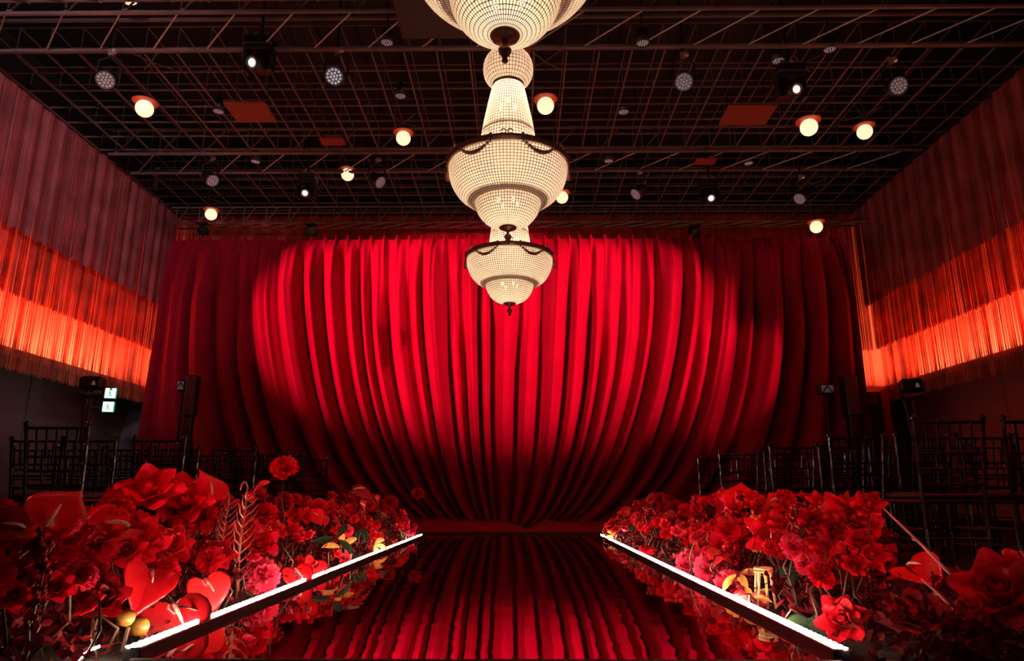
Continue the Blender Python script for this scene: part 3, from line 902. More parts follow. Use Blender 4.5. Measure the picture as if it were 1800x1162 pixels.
# ------------------------------------------------------------------ exit signs
for (px, py, lab, arrow) in [(194, 691, 'upper green and white exit sign with notched pictogram near the wall corner', 1), (190, 715, 'lower green and white exit sign near the wall corner', 0)]:
    p = atX(px, py, -6.12)
    t = thing('exit_sign', lab, 'sign', p, 0.25, group='exit signs in the corner')
    S = 0.145
    obj('case', MB().bevbox((0, 0.03, 0), (S + 0.02, 0.05, S + 0.015), 0.006), 'exit_case', t)
    obj('face', MB().box((0, 0.003, 0), (S, 0.006, S)), 'exit_face', t)
    ink = MB()
    y = -0.003
    if arrow:
        ink.box((0.005, y, 0.075), (0.045, 0.006, 0.04))
    ink.ball((-0.01, y, 0.04), 0.012, 8, 5)
    ink.tube([(-0.01, y, 0.025), (-0.002, y, -0.02)], 0.009, 5)
    ink.tube([(-0.035, y, 0.0), (-0.01, y, 0.02), (0.02, y, 0.0)], 0.006, 5)
    ink.tube([(-0.002, y, -0.02), (0.022, y, -0.04), (0.022, y, -0.07)], 0.007, 5)
    ink.tube([(-0.002, y, -0.02), (-0.02, y, -0.05), (-0.045, y, -0.055)], 0.007, 5)
    ink.v = [(a * 0.77, b, c * 0.77) for a, b, c in ink.v]
    obj('running_figure', ink, 'exit_ink', t)
    obj('bracket', MB().box((-0.20 if arrow else -0.16, 0.06, 0.0), (0.42 if arrow else 0.32, 0.02, 0.02)).box((-0.40 if arrow else -0.31, 0.06, (2.22 - p.z) / 2), (0.02, 0.02, max(0.03, 2.22 - p.z))), 'black', t)
    light('exit_glow', 'POINT', (p.x + 0.15, p.y - 0.12, p.z - 0.02), None, 0.9, (0.6, 1.0, 0.85), shadow_soft_size=0.08)
# wall wash from the sign on the back wall corner
# ------------------------------------------------------------------ lamps on stands, black towers
def lamp_stand(px, py, w_px, zc, label, rz):
    p = at(px, py, zc)
    W = w_px / F * zc
    t = thing('lamp_stand', label, 'lamp stand', (p.x, p.y, 0), rz, group='stage lamps on floor stands')
    z = p.z
    hd = MB().bevbox((0, 0, z), (W, W * 0.8, W * 0.62), 0.02)
    h = obj('lamp_head', hd, 'black', t)
    obj('mark', MB().add([(0.02, -W * 0.4 - 0.002, z - 0.03), (0.065, -W * 0.4 - 0.002, z - 0.03), (0.05, -W * 0.4 - 0.002, z + 0.015), (0.035, -W * 0.4 - 0.002, z + 0.015)], [(0, 1, 2, 3)]), 'mark', h)
    obj('yoke', MB().tube([(-W * 0.52, 0, z), (-W * 0.52, 0, z - W * 0.6), (0, 0, z - W * 0.72), (W * 0.52, 0, z - W * 0.6), (W * 0.52, 0, z)], 0.014, 5), 'black', t)
    obj('pole', MB().tube([(0, 0, 0.35), (0, 0, z - W * 0.72)], [0.028, 0.02], 8), 'black', t)
    obj('cable', MB().tube([(-W * 0.4, 0.03, z - 0.1), (-W * 0.3, 0.03, z - 0.35), (-0.05, 0.03, z - 0.6), (0.02, 0.035, z - 0.9), (0.03, 0.035, 0.4)], 0.012, 5), 'black', t)
    for k in range(3):
        a = 2 * pi * k / 3 + 0.4
        obj('leg', MB().tube([(0, 0, 0.55), (0.24 * cos(a), 0.24 * sin(a), 0.015)], 0.013, 6), 'black', t)
lamp_stand(163, 674, 36, 7.53, 'black lamp on a stand in front of the exit sign wall', 0.2)
lamp_stand(1602, 678, 36, 7.28, 'black lamp on a curved cable stand before the wall opposite the exit signs', -0.35)
def small_stand(px, py, w_px, h_px, Y, label):
    p = atY(px, py, Y)
    W = w_px / F * Y; H = h_px / F * Y
    t = thing('lamp_stand', label, 'lamp stand', (p.x, p.y, 0), group='stage lamps on floor stands')
    h = obj('lamp_head', MB().bevbox((0, 0, p.z), (W, 0.16, H), 0.015), 'black', t)
    obj('face', MB().box((0, -0.082, p.z), (W * 0.8, 0.006, H * 0.7)), 'lens_plate', h)
    obj('mark', MB().tube([(-0.07, -0.088, p.z - 0.05), (0, -0.088, p.z + 0.04), (0.07, -0.088, p.z - 0.05)], 0.012, 5), 'black', h)
    obj('pole', MB().tube([(0, 0.0, 0.3), (0, 0, p.z - H / 2)], 0.017, 8), 'black', t)
    for k in range(3):
        a = 2 * pi * k / 3 + 0.4
        obj('leg', MB().tube([(0, 0, 0.5), (0.4 * cos(a), 0.4 * sin(a), 0.015)], 0.012, 6), 'black', t)
small_stand(1450, 685, 24, 18, 9.9, 'small square lamp on a stand before the dark curtain end, away from the exit signs')
small_stand(322, 679, 14, 20, 10.0, 'small square lamp on a stand before the dark curtain end, exit sign side')
def tower(px, ytop, w_px, Y, label):
    p = atY(px, ytop, Y)
    W = w_px / F * Y
    t = thing('speaker_column', label, 'speaker', (p.x, Y, 0), group='black speaker columns beside the curtain')
    H = p.z
    obj('base', MB().bevbox((0, 0, 0.03), (W * 1.7, W * 1.7, 0.06), 0.012), 'black', t)
    obj('cabinet', MB().bevbox((0, 0, H - 0.3), (W, W * 1.2, 0.6), 0.015), 'black', t)
    obj('grille', MB().box((0, -W * 0.6 - 0.004, H - 0.3), (W * 0.8, 0.01, 0.5)), 'cushion', t)
    obj('column', MB().bevbox((0, 0, (H - 0.6 + 0.06) / 2 + 0.03), (W * 0.75, W * 0.75, H - 0.66), 0.01), 'black', t)
tower(341, 661, 18, 9.9, 'black speaker column before the dark curtain end on the exit sign side')
tower(1489, 662, 22, 10.3, 'black speaker column at the curtain edge away from the exit signs')

# ------------------------------------------------------------------ chiavari chairs
def bamboo(pts, r, n=7):
    """a turned rod with bamboo knuckles"""
    pts = [Vector(p) for p in pts]
    P = []; R = []
    L = sum((pts[i + 1] - pts[i]).length for i in range(len(pts) - 1))
    for i in range(len(pts) - 1):
        a, b = pts[i], pts[i + 1]
        l = (b - a).length
        m_ = max(1, round(l / 0.125))
        for k in range(m_):
            for q, s in ((0.0, 1.0), (0.42, 0.88), (0.93, 1.0), (0.965, 1.32)):
                P.append(a.lerp(b, (k + q) / m_)); R.append(r * s)
    P.append(pts[-1]); R.append(r)
    return MB().tube(P, R, n)
def make_chair(label, loc, rz):
    t = thing('chiavari_chair', label, 'chair', loc, rz, 'black chiavari chairs in rows')
    W = 0.205; SH = 0.43; D = 0.19
    obj('seat', MB().bevbox((0, 0.0, SH), (0.40, 0.40, 0.03), 0.012), 'gloss', t)
    obj('cushion', MB().bevbox((0, 0.0, SH + 0.035), (0.385, 0.385, 0.045), 0.018), 'cushion', t)
    for s in (-1, 1):
        # the chair faces +Y (the stage): back posts at -Y
        obj('back_post', bamboo([(s * 0.175, -D, 0.0), (s * 0.180, -D, SH), (s * W, -D - 0.065, 0.915)], 0.0135).ball((s * W, -D - 0.066, 0.925), 0.019, 8, 6), 'gloss', t)
        obj('leg', bamboo([(s * 0.18, D, 0.0), (s * 0.185, D - 0.005, SH)], 0.0135), 'gloss', t)
        obj('side_stretcher', bamboo([(s * 0.178, -D, 0.17), (s * 0.18, D, 0.17)], 0.009, 5), 'gloss', t)
        obj('side_stretcher', bamboo([(s * 0.178, -D, 0.27), (s * 0.18, D, 0.27)], 0.009, 5), 'gloss', t)
    for y in (-D, D):
        obj('cross_stretcher', bamboo([(-0.178, y, 0.22), (0.178, y, 0.22)], 0.009, 5), 'gloss', t)
    def bx(z):
        q = (z - SH) / (0.915 - SH)
        return 0.180 + (W - 0.180) * q, -D - 0.065 * q
    for z, nm in ((0.895, 'top_rail'), (0.71, 'back_rail'), (0.62, 'back_rail'), (0.53, 'back_rail')):
        x, y = bx(z)
        obj(nm, bamboo([(-x, y, z), (x, y, z)], 0.0115 if nm == 'top_rail' else 0.0095, 6), 'gloss', t)
    for k in range(5):
        q = (k - 2) / 2 * 0.66
        x0, y0 = bx(0.71); x1, y1 = bx(0.895)
        obj('spindle', bamboo([(q * x0, y0, 0.71), (q * x1, y1, 0.895)], 0.0075, 5), 'gloss', t)
    for k in (-1, 1):
        q = k * 0.42
        x0, y0 = bx(0.53); x1, y1 = bx(0.71)
        obj('spindle', bamboo([(q * x0, y0, 0.53), (q * x1, y1, 0.71)], 0.007, 5), 'gloss', t)
    return t
rows = {'exit sign side': [(4.45, [-3.02]), (5.55, [-2.92, -3.48, -3.92]), (6.65, [-2.76, -3.32, -3.78, -4.24, -4.7]),
                                  (7.65, [-2.6, -3.06, -3.52, -3.98, -4.44, -4.9]), (8.6, [-2.6, -3.06, -3.52, -3.98, -4.44, -4.9])],
        'side away from exit signs': [(4.15, [2.58, 3.10]), (5.35, [2.60, 3.10, 3.58, 4.04]), (6.4, [2.5, 2.96, 3.42, 3.88, 4.34]),
                                                 (7.4, [2.33, 2.79, 3.25, 3.71, 4.17, 4.63]), (8.4, [2.35, 2.81, 3.27, 3.73, 4.19, 4.65])]}
chair0 = None
rc = random.Random(5)
for side, rs in rows.items():
    for ri, (y, xs) in enumerate(rs):
        for ci, x in enumerate(xs):
            lab = 'black chiavari chair, %s from runway, %s row, %s' % (ORD[ci], ORD[ri], side)
            if len(xs) == 1: lab = 'black chiavari chair standing alone, front row, %s' % side
            rz = rc.uniform(-0.03, 0.03)
            loc = (x, y + 0.25, 0)
            if chair0 is None: chair0 = make_chair(lab, loc, rz)
            else: dup(chair0, loc, rz, lab)

#FLOWERS#
# ------------------------------------------------------------------ flowers
rq = random.Random(31)
def petal(r0, L, tilt, curl, hw, n=6, m=6, ruffle=0.02, seed=0, point=0.0):
    """one cupped petal, wrapped round the flower's axis"""
    r = random.Random(seed)
    ph = r.uniform(0, 6)
    rows_ = []
    for j in range(m + 1):
        v = j / m
        row = []
        shape = (sin(min(1, v * 1.25 + 0.18) * pi / 2)) * (1 - max(0, v - 0.72) ** 2 * 5.0)
        for i in range(n + 1):
            q = 2 * i / n - 1
            vv = v * (1 - 0.16 * q * q * v) + point * 0.12 * v * (1 - abs(q))
            rad = r0 + L * (sin(tilt) * vv + curl * vv ** 3) + ruffle * v * sin(q * 5 + ph) * 0.6
            z = L * (cos(tilt) * vv - curl * 0.55 * vv ** 4) + ruffle * v * cos(q * 4 + ph)
            rad = max(0.004, rad)
            th = q * hw * shape * (r0 + 0.09) / (rad * 0.55 + (r0 + 0.09) * 0.45)
            rr = rad * (1 - 0.10 * q * q * v)
            row.append((rr * cos(th), rr * sin(th), z))
        rows_.append(row)
    return rows_
def rotz(rows_, a):
    c, s_ = cos(a), sin(a)
    return [[(x * c - y * s_, x * s_ + y * c, z) for x, y, z in r] for r in rows_]
def rose_parts(mtl, open_=1.0, seed=0, pointed=0.0):
    r = random.Random(seed)
    parts = []
    mb = MB()
    mb.lathe([(0.02, -0.02), (0.075, 0.04), (0.09, 0.14), (0.06, 0.22), (0.02, 0.20)], 8)
    for k in range(5):
        mb.grid(rotz(petal(0.05 + 0.008 * k, 0.26, 0.10 + 0.04 * k, 0.04, 1.25, seed=seed * 9 + k), k * 2.4))
    parts.append(('bud', mb.mesh('bud', mtl, True)))
    spec = [(4, 0.085, 0.31, 0.22, 0.10, 1.2), (5, 0.115, 0.36, 0.48, 0.18, 1.08), (6, 0.125, 0.40, 0.84, 0.20, 1.0)]
    off = 0.3
    for li, (n, r0, L, tl, cu, hw) in enumerate(spec):
        for k in range(n):
            a = off + 2 * pi * k / n + r.uniform(-0.15, 0.15)
            g = rotz(petal(r0, L * r.uniform(0.93, 1.07), tl * open_ + r.uniform(-0.07, 0.07), cu, hw, ruffle=0.022, seed=seed * 77 + li * 10 + k, point=pointed), a)
            parts.append(('petal', MB().grid(g).mesh('petal', mtl, True)))
        off += 0.6
    mb = MB()
    for k in range(5):
        th = 2 * pi * k / 5
        mb.add([(0.03 * cos(th - .5), 0.03 * sin(th - .5), -0.02), (0.03 * cos(th + .5), 0.03 * sin(th + .5), -0.02), (0.16 * cos(th), 0.16 * sin(th), -0.05)], [(0, 1, 2)])
    mb.lathe([(0.012, -0.09), (0.045, -0.05), (0.05, 0.0)], 7)
    parts.append(('calyx', mb.mesh('calyx', 'leaf', True)))
    return parts
def carnation_parts(mtl, seed=0, spiky=False, layers=4):
    r = random.Random(seed)
    parts = []
    for li in range(layers):
        n = (7, 10, 13, 15)[li]
        mb = MB()
        tl = (0.25, 0.65, 1.05, 1.45)[li]
        L = (0.30, 0.37, 0.42, 0.45)[li]
        for k in range(n):
            a = 2 * pi * k / n + r.uniform(-0.2, 0.2)
            t_ = tl + r.uniform(-0.13, 0.13)
            hw = (0.05 if spiky else 0.085) * r.uniform(0.85, 1.2)
            rows_ = []
            for j in range(5):
                v = j / 4
                wv = hw * (0.35 + (1.3 * v if not spiky else 1.3 * sin(pi * min(0.95, v * 0.85 + 0.08)) - 0.35 * v))
                row = []
                for i in range(5):
                    q = (i - 2) / 2
                    zig = 0 if spiky or j < 4 else (0.04 if i % 2 else -0.02)
                    d = 0.03 + (L + zig) * v
                    up = 0.03 * cos(q * 3 + k) * v + (0.05 * v * v if spiky else 0)
                    x = d * sin(t_) + up * cos(t_) * -1
                    z = d * cos(t_) + up * sin(t_)
                    row.append((x, q * wv, z))
                rows_.append(row)
            mb.grid(rotz(rows_, a))
        parts.append(('petal_ring', mb.mesh('petal_ring', mtl, True)))
    parts.append(('calyx', MB().lathe([(0.012, -0.16), (0.05, -0.12), (0.06, -0.03), (0.085, 0.03)], 8).mesh('calyx', 'leaf', True)))
    return parts
def heart(t_):
    x = 16 * sin(t_) ** 3
    y = 13 * cos(t_) - 5 * cos(2 * t_) - 2 * cos(3 * t_) - cos(4 * t_)
    return x / 34, (y - 5) / 32 * 1.08
def heart_sheet(cup, bend, seed=0, n=28, m=6, th=0.012):
    """heart shaped spathe or leaf: x across, -y to the tip, z up; thin but solid"""
    r = random.Random(seed); ph = r.uniform(0, 6)
    def zf(x, y):
        return cup * (abs(x) ** 1.5) * 1.6 + bend * (min(0, y) ** 2) * -1.2 + 0.018 * sin(9 * x + ph) * abs(x) * 2 + 0.03 * abs(x) ** 0.5 * 0.5
    vs = []; fs = []
    for side in (0, 1):
        base = len(vs)
        vs.append((0, 0.12, zf(0, 0.12) - side * th))
        for j in range(1, m + 1):
            q = (j / m) ** 0.8
            for i in range(n):
                hx, hy = heart(2 * pi * i / n)
                x = hx * q; y = 0.12 + (hy - 0.12) * q
                vs.append((x, y, zf(x, y) - side * th * (1 if j < m else 0.2)))
        for i in range(n):
            k = (i + 1) % n
            fs.append((base, base + 1 + i, base + 1 + k) if side else (base, base + 1 + k, base + 1 + i))
            for j in range(m - 1):
                a = base + 1 + j * n
                q4 = (a + i, a + k, a + n + k, a + n + i)
                fs.append(q4 if not side else q4[::-1])
    o2 = 1 + m * n
    for i in range(n):
        k = (i + 1) % n
        a = 1 + (m - 1) * n
        fs.append((a + i, a + k, o2 + a + k, o2 + a + i))
    return MB().add(vs, fs)
def anthurium_parts(mtl, seed=0, cup=0.25, bend=0.2):
    parts = [('spathe', heart_sheet(cup, bend, seed).mesh('spathe', mtl, True))]
    P = [(0, 0.15, 0.02), (0.005, 0.10, 0.07), (0.02, 0.0, 0.12), (0.04, -0.12, 0.15), (0.05, -0.19, 0.16)]
    parts.append(('spadix', MB().tube(P, [0.024, 0.03, 0.028, 0.021, 0.008], 8).mesh('spadix', 'spadix', True)))
    return parts
def leafspray(mtl, seed):
    r = random.Random(seed)
    parts = []
    for k in range(3):
        a = r.uniform(0, 6.28)
        rows_ = []
        L = r.uniform(0.5, 0.75)
        for j in range(7):
            v = j / 6
            wv = 0.11 * sin(pi * min(1, v * 0.96 + 0.03)) ** 0.8
            d = 0.05 + L * v
            z = 0.10 + 0.30 * v - 0.35 * v * v
            rows_.append([(d, -wv, z + 0.04), (d, -wv * 0.5, z + 0.01), (d, 0, z), (d, wv * 0.5, z + 0.01), (d, wv, z + 0.04)])
        parts.append(('leaf', MB().grid(rotz(rows_, a)).mesh('leaf', mtl, True)))
    return parts
def amaranth_parts(seed):
    r = random.Random(seed)
    mb = MB()
    pts = []
    for k in range(14):
        t_ = k / 13
        pts.append(Vector((0.42 * sin(t_ * 1.9), 0.06 * sin(t_ * 3), 0.38 * sin(t_ * pi * 0.62) - 1.05 * t_ ** 2.4)))
    cluster = MB()
    for k in range(2, 14):
        for q in range(7):
            c = pts[k] + Vector((r.uniform(-1, 1), r.uniform(-1, 1), r.uniform(-1, 1))) * 0.075
            cluster.ball(c, r.uniform(0.028, 0.045), 5, 4)
    return [('arching_stem', MB().tube(pts, 0.016, 5).mesh('arching_stem', 'twig', True)), ('flower_cluster', cluster.mesh('flower_cluster', 'rose_dark', True))]
def fern_parts(seed):
    """bare fishbone frond with a curled tip"""
    r = random.Random(seed)
    pts = []
    for k in range(12):
        t_ = k / 11
        pts.append(Vector((0.05 * sin(t_ * 4), 0, -0.5 + 1.0 * t_)))
    for k in range(6):
        a = k * 0.6
        pts.append(pts[11] + Vector((0.10 * (1 - cos(a)), 0, 0.10 * sin(a))))
    parts = [('rib', MB().tube(pts, [0.02 - 0.0007 * i for i in range(len(pts))], 5).mesh('rib', 'twig', True))]
    mb = MB()
    for k in range(1, 11):
        for s_ in (-1, 1):
            L = 0.32 * sin(pi * (k + 1) / 13)
            p = pts[k]
            mb.tube([p, p + Vector((s_ * L * 0.6, 0.02, L * 0.22)), p + Vector((s_ * L, 0.05, L * 0.55))], [0.012, 0.009, 0.005], 4)
    parts.append(('side_ribs', mb.mesh('side_ribs', 'twig', True)))
    return parts
def celosia_parts(seed):
    r = random.Random(seed)
    mb = MB()
    for k in range(46):
        z = r.uniform(-0.5, 0.5)
        rad = 0.22 * math.sqrt(max(0, 1 - (z / 0.55) ** 2)) * r.uniform(0.5, 1)
        th = r.uniform(0, 6.28)
        mb.ball((rad * cos(th), rad * sin(th), z), r.uniform(0.035, 0.065), 5, 4)
    return [('floret_cluster', mb.mesh('floret_cluster', 'orange', True))]
PROTO = {
    'rose': [rose_parts('rose', 1.0, 1), rose_parts('rose', 0.85, 2), rose_parts('rose', 1.15, 3)],
    'dark_rose': [rose_parts('rose_dark', 0.95, 4), rose_parts('rose_dark', 1.1, 5)],
    'pointed_rose': [rose_parts('rose', 1.1, 6, 1.0)],
    'pink_lit_rose': [rose_parts('pink', 1.0, 7)],
    'carnation': [carnation_parts('rose', 1), carnation_parts('rose', 2)],
    'pink_lit_carnation': [carnation_parts('pink', 3), carnation_parts('pink', 4)],
    'dahlia': [carnation_parts('rose', 5, True), carnation_parts('rose_dark', 6, True)],
    'anthurium': [anthurium_parts('spathe', 1), anthurium_parts('spathe', 2, 0.35, 0.35)],
    'dark_anthurium': [anthurium_parts('spathe_dark', 3, 0.15, 0.1)],
    'coral_anthurium': [anthurium_parts('coral', 4, 0.3, 0.25), anthurium_parts('coral', 5, 0.1, 0.4)],
    'leaf_spray': [leafspray('leaf', 1), leafspray('leaf', 2)],
    'strip_lit_spray': [leafspray('strip_leaf', 3), leafspray('strip_leaf', 4)],
    'amaranth': [amaranth_parts(1), amaranth_parts(2)],
    'fern_frond': [fern_parts(1)],
    'celosia': [celosia_parts(1)],
    'heart_leaf': [[('blade', heart_sheet(0.12, 0.3, 9).mesh('blade', 'leaf', True))]],
}
KNAME = {'rose': 'rose', 'dark_rose': 'rose', 'pointed_rose': 'rose', 'pink_lit_rose': 'rose', 'carnation': 'carnation', 'pink_lit_carnation': 'carnation',
         'dahlia': 'dahlia', 'anthurium': 'anthurium', 'dark_anthurium': 'anthurium', 'coral_anthurium': 'anthurium', 'leaf_spray': 'leafy_stem',
         'strip_lit_spray': 'leafy_stem', 'amaranth': 'amaranth', 'fern_frond': 'fern_frond', 'celosia': 'celosia', 'heart_leaf': 'heart_leaf'}
KCAT = {'leafy_stem': 'leaves', 'fern_frond': 'frond', 'heart_leaf': 'leaf'}
STUFFY = {'side_ribs', 'flower_cluster', 'floret_cluster'}
STEMS = {}
def stem_mesh(mtl, v):
    if (mtl, v) not in STEMS:
        b = (0.05, -0.06, 0.09)[v]
        STEMS[(mtl, v)] = MB().tube([(0, 0, 0), (b, 0.02, 0.35), (b * 0.8, -0.02, 0.7), (0, 0, 1)], [0.0052, 0.0048, 0.0042, 0.004], 5).mesh('stem', mtl, True)
    return STEMS[(mtl, v)]
def merged_mesh(parts):
    """petals of a small far flower joined into one bloom"""
    key = ('merged', id(parts))
    if key not in STEMS:
        vs = []; fs = []
        for nme, me in parts:
            if nme in ('calyx',): continue
            n = len(vs)
            vs += [tuple(v.co) for v in me.vertices]
            fs += [tuple(i + n for i in p.vertices) for p in me.polygons]
        me = bpy.data.meshes.new('bloom')
        me.from_pydata(vs, [], fs); me.materials.append(parts[0][1].materials[0])
        me.polygons.foreach_set('use_smooth', [True] * len(me.polygons))
        STEMS[key] = me
    return STEMS[key]
def flower(kind, p, size, face, label, group=None, var=None, roll=None, far=False, stem='stem', lean=None, ztop=0.0):
    p = Vector(p)
    parts = PROTO[kind][(var if var is not None else rq.randrange(9)) % len(PROTO[kind])]
    base = Vector((p.x, p.y, 0.0))
    if lean is None: lean = (rq.uniform(-0.08, 0.08), rq.uniform(-0.05, 0.10))
    base += Vector((lean[0], lean[1], ztop))
    nm = KNAME[kind]
    t = thing(nm, label, KCAT.get(nm, 'flower'), base, group=group)
    f = Vector(face).normalized()
    if nm == 'anthurium' or nm == 'heart_leaf':
        # tip of the heart hangs down
        z = f; x = Vector((0, 0, 1)).cross(z)
        if x.length < 1e-3: x = Vector((1, 0, 0))
        x.normalize(); y = z.cross(x)
        rot = Matrix((x, y, z)).transposed().to_4x4() @ Matrix.Rotation(roll if roll is not None else rq.uniform(-0.7, 0.7), 4, 'Z')
    else:
        rot = f.to_track_quat('Z', 'Y').to_matrix().to_4x4() @ Matrix.Rotation(roll if roll is not None else rq.uniform(0, 6.28), 4, 'Z')
    mt = Matrix.Translation(p - base) @ rot @ Matrix.Scale(size, 4)
    if far and nm in ('rose', 'carnation', 'dahlia'):
        link('bloom', merged_mesh(parts), t, mtx=mt)
    else:
        for pn, me in parts:
            o = link(pn, me, t, mtx=mt)
            if pn in STUFFY: o['kind'] = 'stuff'
    if stem:
        tip = mt @ Vector((0, 0.12, -0.01)) if nm in ('anthurium', 'heart_leaf') else mt @ Vector((0, 0, -0.08))
        if nm == 'fern_frond': tip = mt @ Vector((0, 0, -0.5))
        d = tip
        L = max(0.03, d.length)
        q = d.to_track_quat('Z', 'Y').to_matrix().to_4x4()
        link('stem', stem_mesh(stem, rq.randrange(3)), t, mtx=q @ Matrix.Rotation(rq.uniform(0, 6.28), 4, 'Z') @ Matrix.Diagonal((1, 1, L, 1)))
    return t
CAMP = Vector((0, 0, CAMZ))
def hand(kind, px, py, d_px, X, label, face=(0, 0, 0), toward=0.75, **kw):
    """a flower seen at a pixel, standing at lateral distance X from the camera's axis"""
    p = atX(px, py, X)
    if p.z < 0.03: p.z = 0.03
    zc = (p - CAMP).length
    size = d_px / F * zc
    f = (CAMP - p).normalized() * toward + Vector(face) + Vector((0, 0, 0.25))
    return flower(kind, p, size, f, label, **kw)
# --- flowers that can be singled out, exit sign side
hand('anthurium', 92, 914, 92, -1.50, 'red anthurium with an upright cream spadix, in the near corner of the border', (0.2, 0, 0.2), roll=2.5)
hand('anthurium', 24, 930, 84, -1.42, 'dull red anthurium seen edge on at the picture border, beside the cream spadix one', (0, 0, 0.5), toward=0.5, roll=-1.5)
hand('anthurium', 205, 930, 110, -1.36, 'long red anthurium seen from the side, pointing to the exit sign wall', (0, 0, 0.7), toward=0.5, roll=-1.25)
hand('rose', 265, 872, 98, -1.55, 'topmost big red rose of the border on the exit sign side', (-0.2, 0, 0.5), var=2)
hand('rose', 325, 888, 92, -1.48, 'big open red rose with a clear spiral, just below the topmost rose', (0, 0, 0.25), var=0)
hand('rose', 228, 978, 112, -1.45, 'largest red rose on the exit sign side, under the long side-on anthurium', (0, 0, 0.5), var=1)
hand('rose', 298, 962, 66, -1.40, 'red rose wedged beside the largest rose on the exit sign side', (0.3, 0, 0.2), var=0)
hand('anthurium', 368, 866, 62, -1.42, 'narrow red anthurium standing upright with a twig beside it, right of the spiral rose', (0.9, 0, 0.2), toward=0.5, roll=pi)
hand('dark_anthurium', 306, 1080, 108, -1.19, 'dark heart-shaped anthurium with a lilac spadix hanging over the lit strip', (0.2, 0, 0), roll=0.15)
hand('coral_anthurium', 362, 1030, 72, -1.24, 'coral anthurium lit from below beside the strip, above the dark heart-shaped one', (0.4, 0, 0.1), roll=0.2)
hand('anthurium', 262, 1015, 84, -1.28, 'broad red anthurium lit from below, left of the dark heart-shaped one', (0.4, 0, 0.4), roll=-0.4)
hand('rose', 455, 962, 64, -1.36, 'red rose alone between the bare fronds, exit sign side', (0.1, 0, 0.3), var=1)
hand('pink_lit_carnation', 458, 1014, 60, -1.24, 'carnation, pink light in its colour, just above the lit strip on the exit sign side', (0.2, 0, 0))
hand('carnation', 500, 824, 46, -1.50, 'single red carnation rising on a tall stem above the border', (0, 0, 0.4), lean=(0.02, 0.02))
hand('anthurium', 466, 852, 34, -1.50, 'small dark anthurium with a pale spadix next to the tall stemmed carnation', (-0.5, 0, 0.8), toward=0.3)
hand('carnation', 466, 905, 42, -1.46, 'small red carnation under the tall stemmed one', (0, 0, 0.5))
hand('anthurium', 520, 1008, 56, -1.17, 'red anthurium leaning over the lit strip, middle of the exit sign side', (0.3, 0, 0.3), roll=0.2)
hand('anthurium', 553, 992, 44, -1.18, 'smaller red anthurium beside the one leaning over the strip', (0.5, 0, 0.2), roll=-0.5)
hand('coral_anthurium', 628, 864, 52, -1.52, 'drooping red anthurium on an arched stem at the top of the far border', (0.3, 0, 0.9), toward=0.4, roll=0.9)
hand('carnation', 686, 884, 28, -1.45, 'small red carnation standing free near the far end, exit sign side', (0, 0, 0.3))
hand('carnation', 734, 869, 24, -1.25, 'last small red carnation at the far end of the border, exit sign side', (0, 0, 0.3))
hand('fern_frond', 425, 950, 150, -1.32, 'bare fishbone frond standing in the gap beside the spiral rose', (0, 0, 0), toward=0.0, roll=pi / 2, stem='twig')
hand('fern_frond', 395, 940, 110, -1.42, 'shorter fishbone frond behind the first one, exit sign side', (0, 0, 0), toward=0.0, roll=pi / 2, stem='twig')
hand('amaranth', 428, 895, 92, -1.45, 'drooping red amaranth arching over the fishbone fronds', (0, 0, 1), toward=0.0, roll=0.0)
hand('amaranth', 560, 905, 80, -1.50, 'drooping red amaranth in the middle of the exit sign side border', (0, 0, 1), toward=0.0, roll=2.8)
hand('amaranth', 700, 905, 40, -1.45, 'drooping red amaranth near the far end, exit sign side', (0, 0, 1), toward=0.0, roll=0.2)
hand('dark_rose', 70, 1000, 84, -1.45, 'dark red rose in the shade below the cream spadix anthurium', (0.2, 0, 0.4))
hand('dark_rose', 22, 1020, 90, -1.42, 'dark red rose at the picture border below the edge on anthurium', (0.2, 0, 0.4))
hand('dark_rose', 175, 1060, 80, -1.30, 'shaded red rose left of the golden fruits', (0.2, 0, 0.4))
# --- flowers that can be singled out, the other side
hand('coral_anthurium', 1160, 882, 46, 1.50, 'coral anthurium at the top of the far border, facing the runway', (-0.3, 0, 0.1), roll=-0.4)
hand('coral_anthurium', 1106, 904, 42, 1.25, 'coral anthurium tilted aside at the far end of the border away from the exit signs', (-0.4, 0, 0.5), roll=-0.8)
hand('carnation', 1190, 902, 48, 1.42, 'red carnation beside the topmost coral anthurium', (0, 0, 0.4))
hand('coral_anthurium', 1298, 882, 62, 1.45, 'double lobed coral anthurium topping the middle of the border away from the exit signs', (-0.2, 0, 0.3), roll=pi)
hand('coral_anthurium', 1246, 950, 66, 1.20, 'large coral anthurium facing the runway, middle of the border', (-0.4, 0, 0.2), roll=-0.2)
hand('coral_anthurium', 1228, 915, 44, 1.32, 'narrow coral anthurium turned aside above the large coral one', (-0.8, 0, 0.2), roll=0.3)
hand('coral_anthurium', 1210, 972, 52, 1.12, 'pink lit anthurium low over the strip, below the narrow coral one', (-0.3, 0, 0.4), roll=0.9)
hand('rose', 1278, 975, 74, 1.18, 'red rose next to the large coral anthurium', (-0.2, 0, 0.2), var=0)
hand('pink_lit_carnation', 1250, 1000, 56, 1.05, 'carnation, pink light in its colour, above the lit strip, nearest the red rose', (-0.2, 0, 0))
hand('pink_lit_carnation', 1214, 993, 48, 1.05, 'small carnation, pink light in its colour, lowest at the strip, away from the exit signs', (-0.2, 0, 0))
hand('pink_lit_carnation', 1284, 1030, 52, 1.03, 'carnation, pink light in its colour, touching the lit strip right of the others', (-0.2, 0, 0))
hand('dahlia', 1384, 902, 58, 1.42, 'spiky red dahlia at the top of the border away from the exit signs', (0, 0, 0.3), var=0)
hand('pointed_rose', 1366, 952, 88, 1.25, 'wide open red rose with broad petals below the spiky dahlia', (0, 0, 0.4))
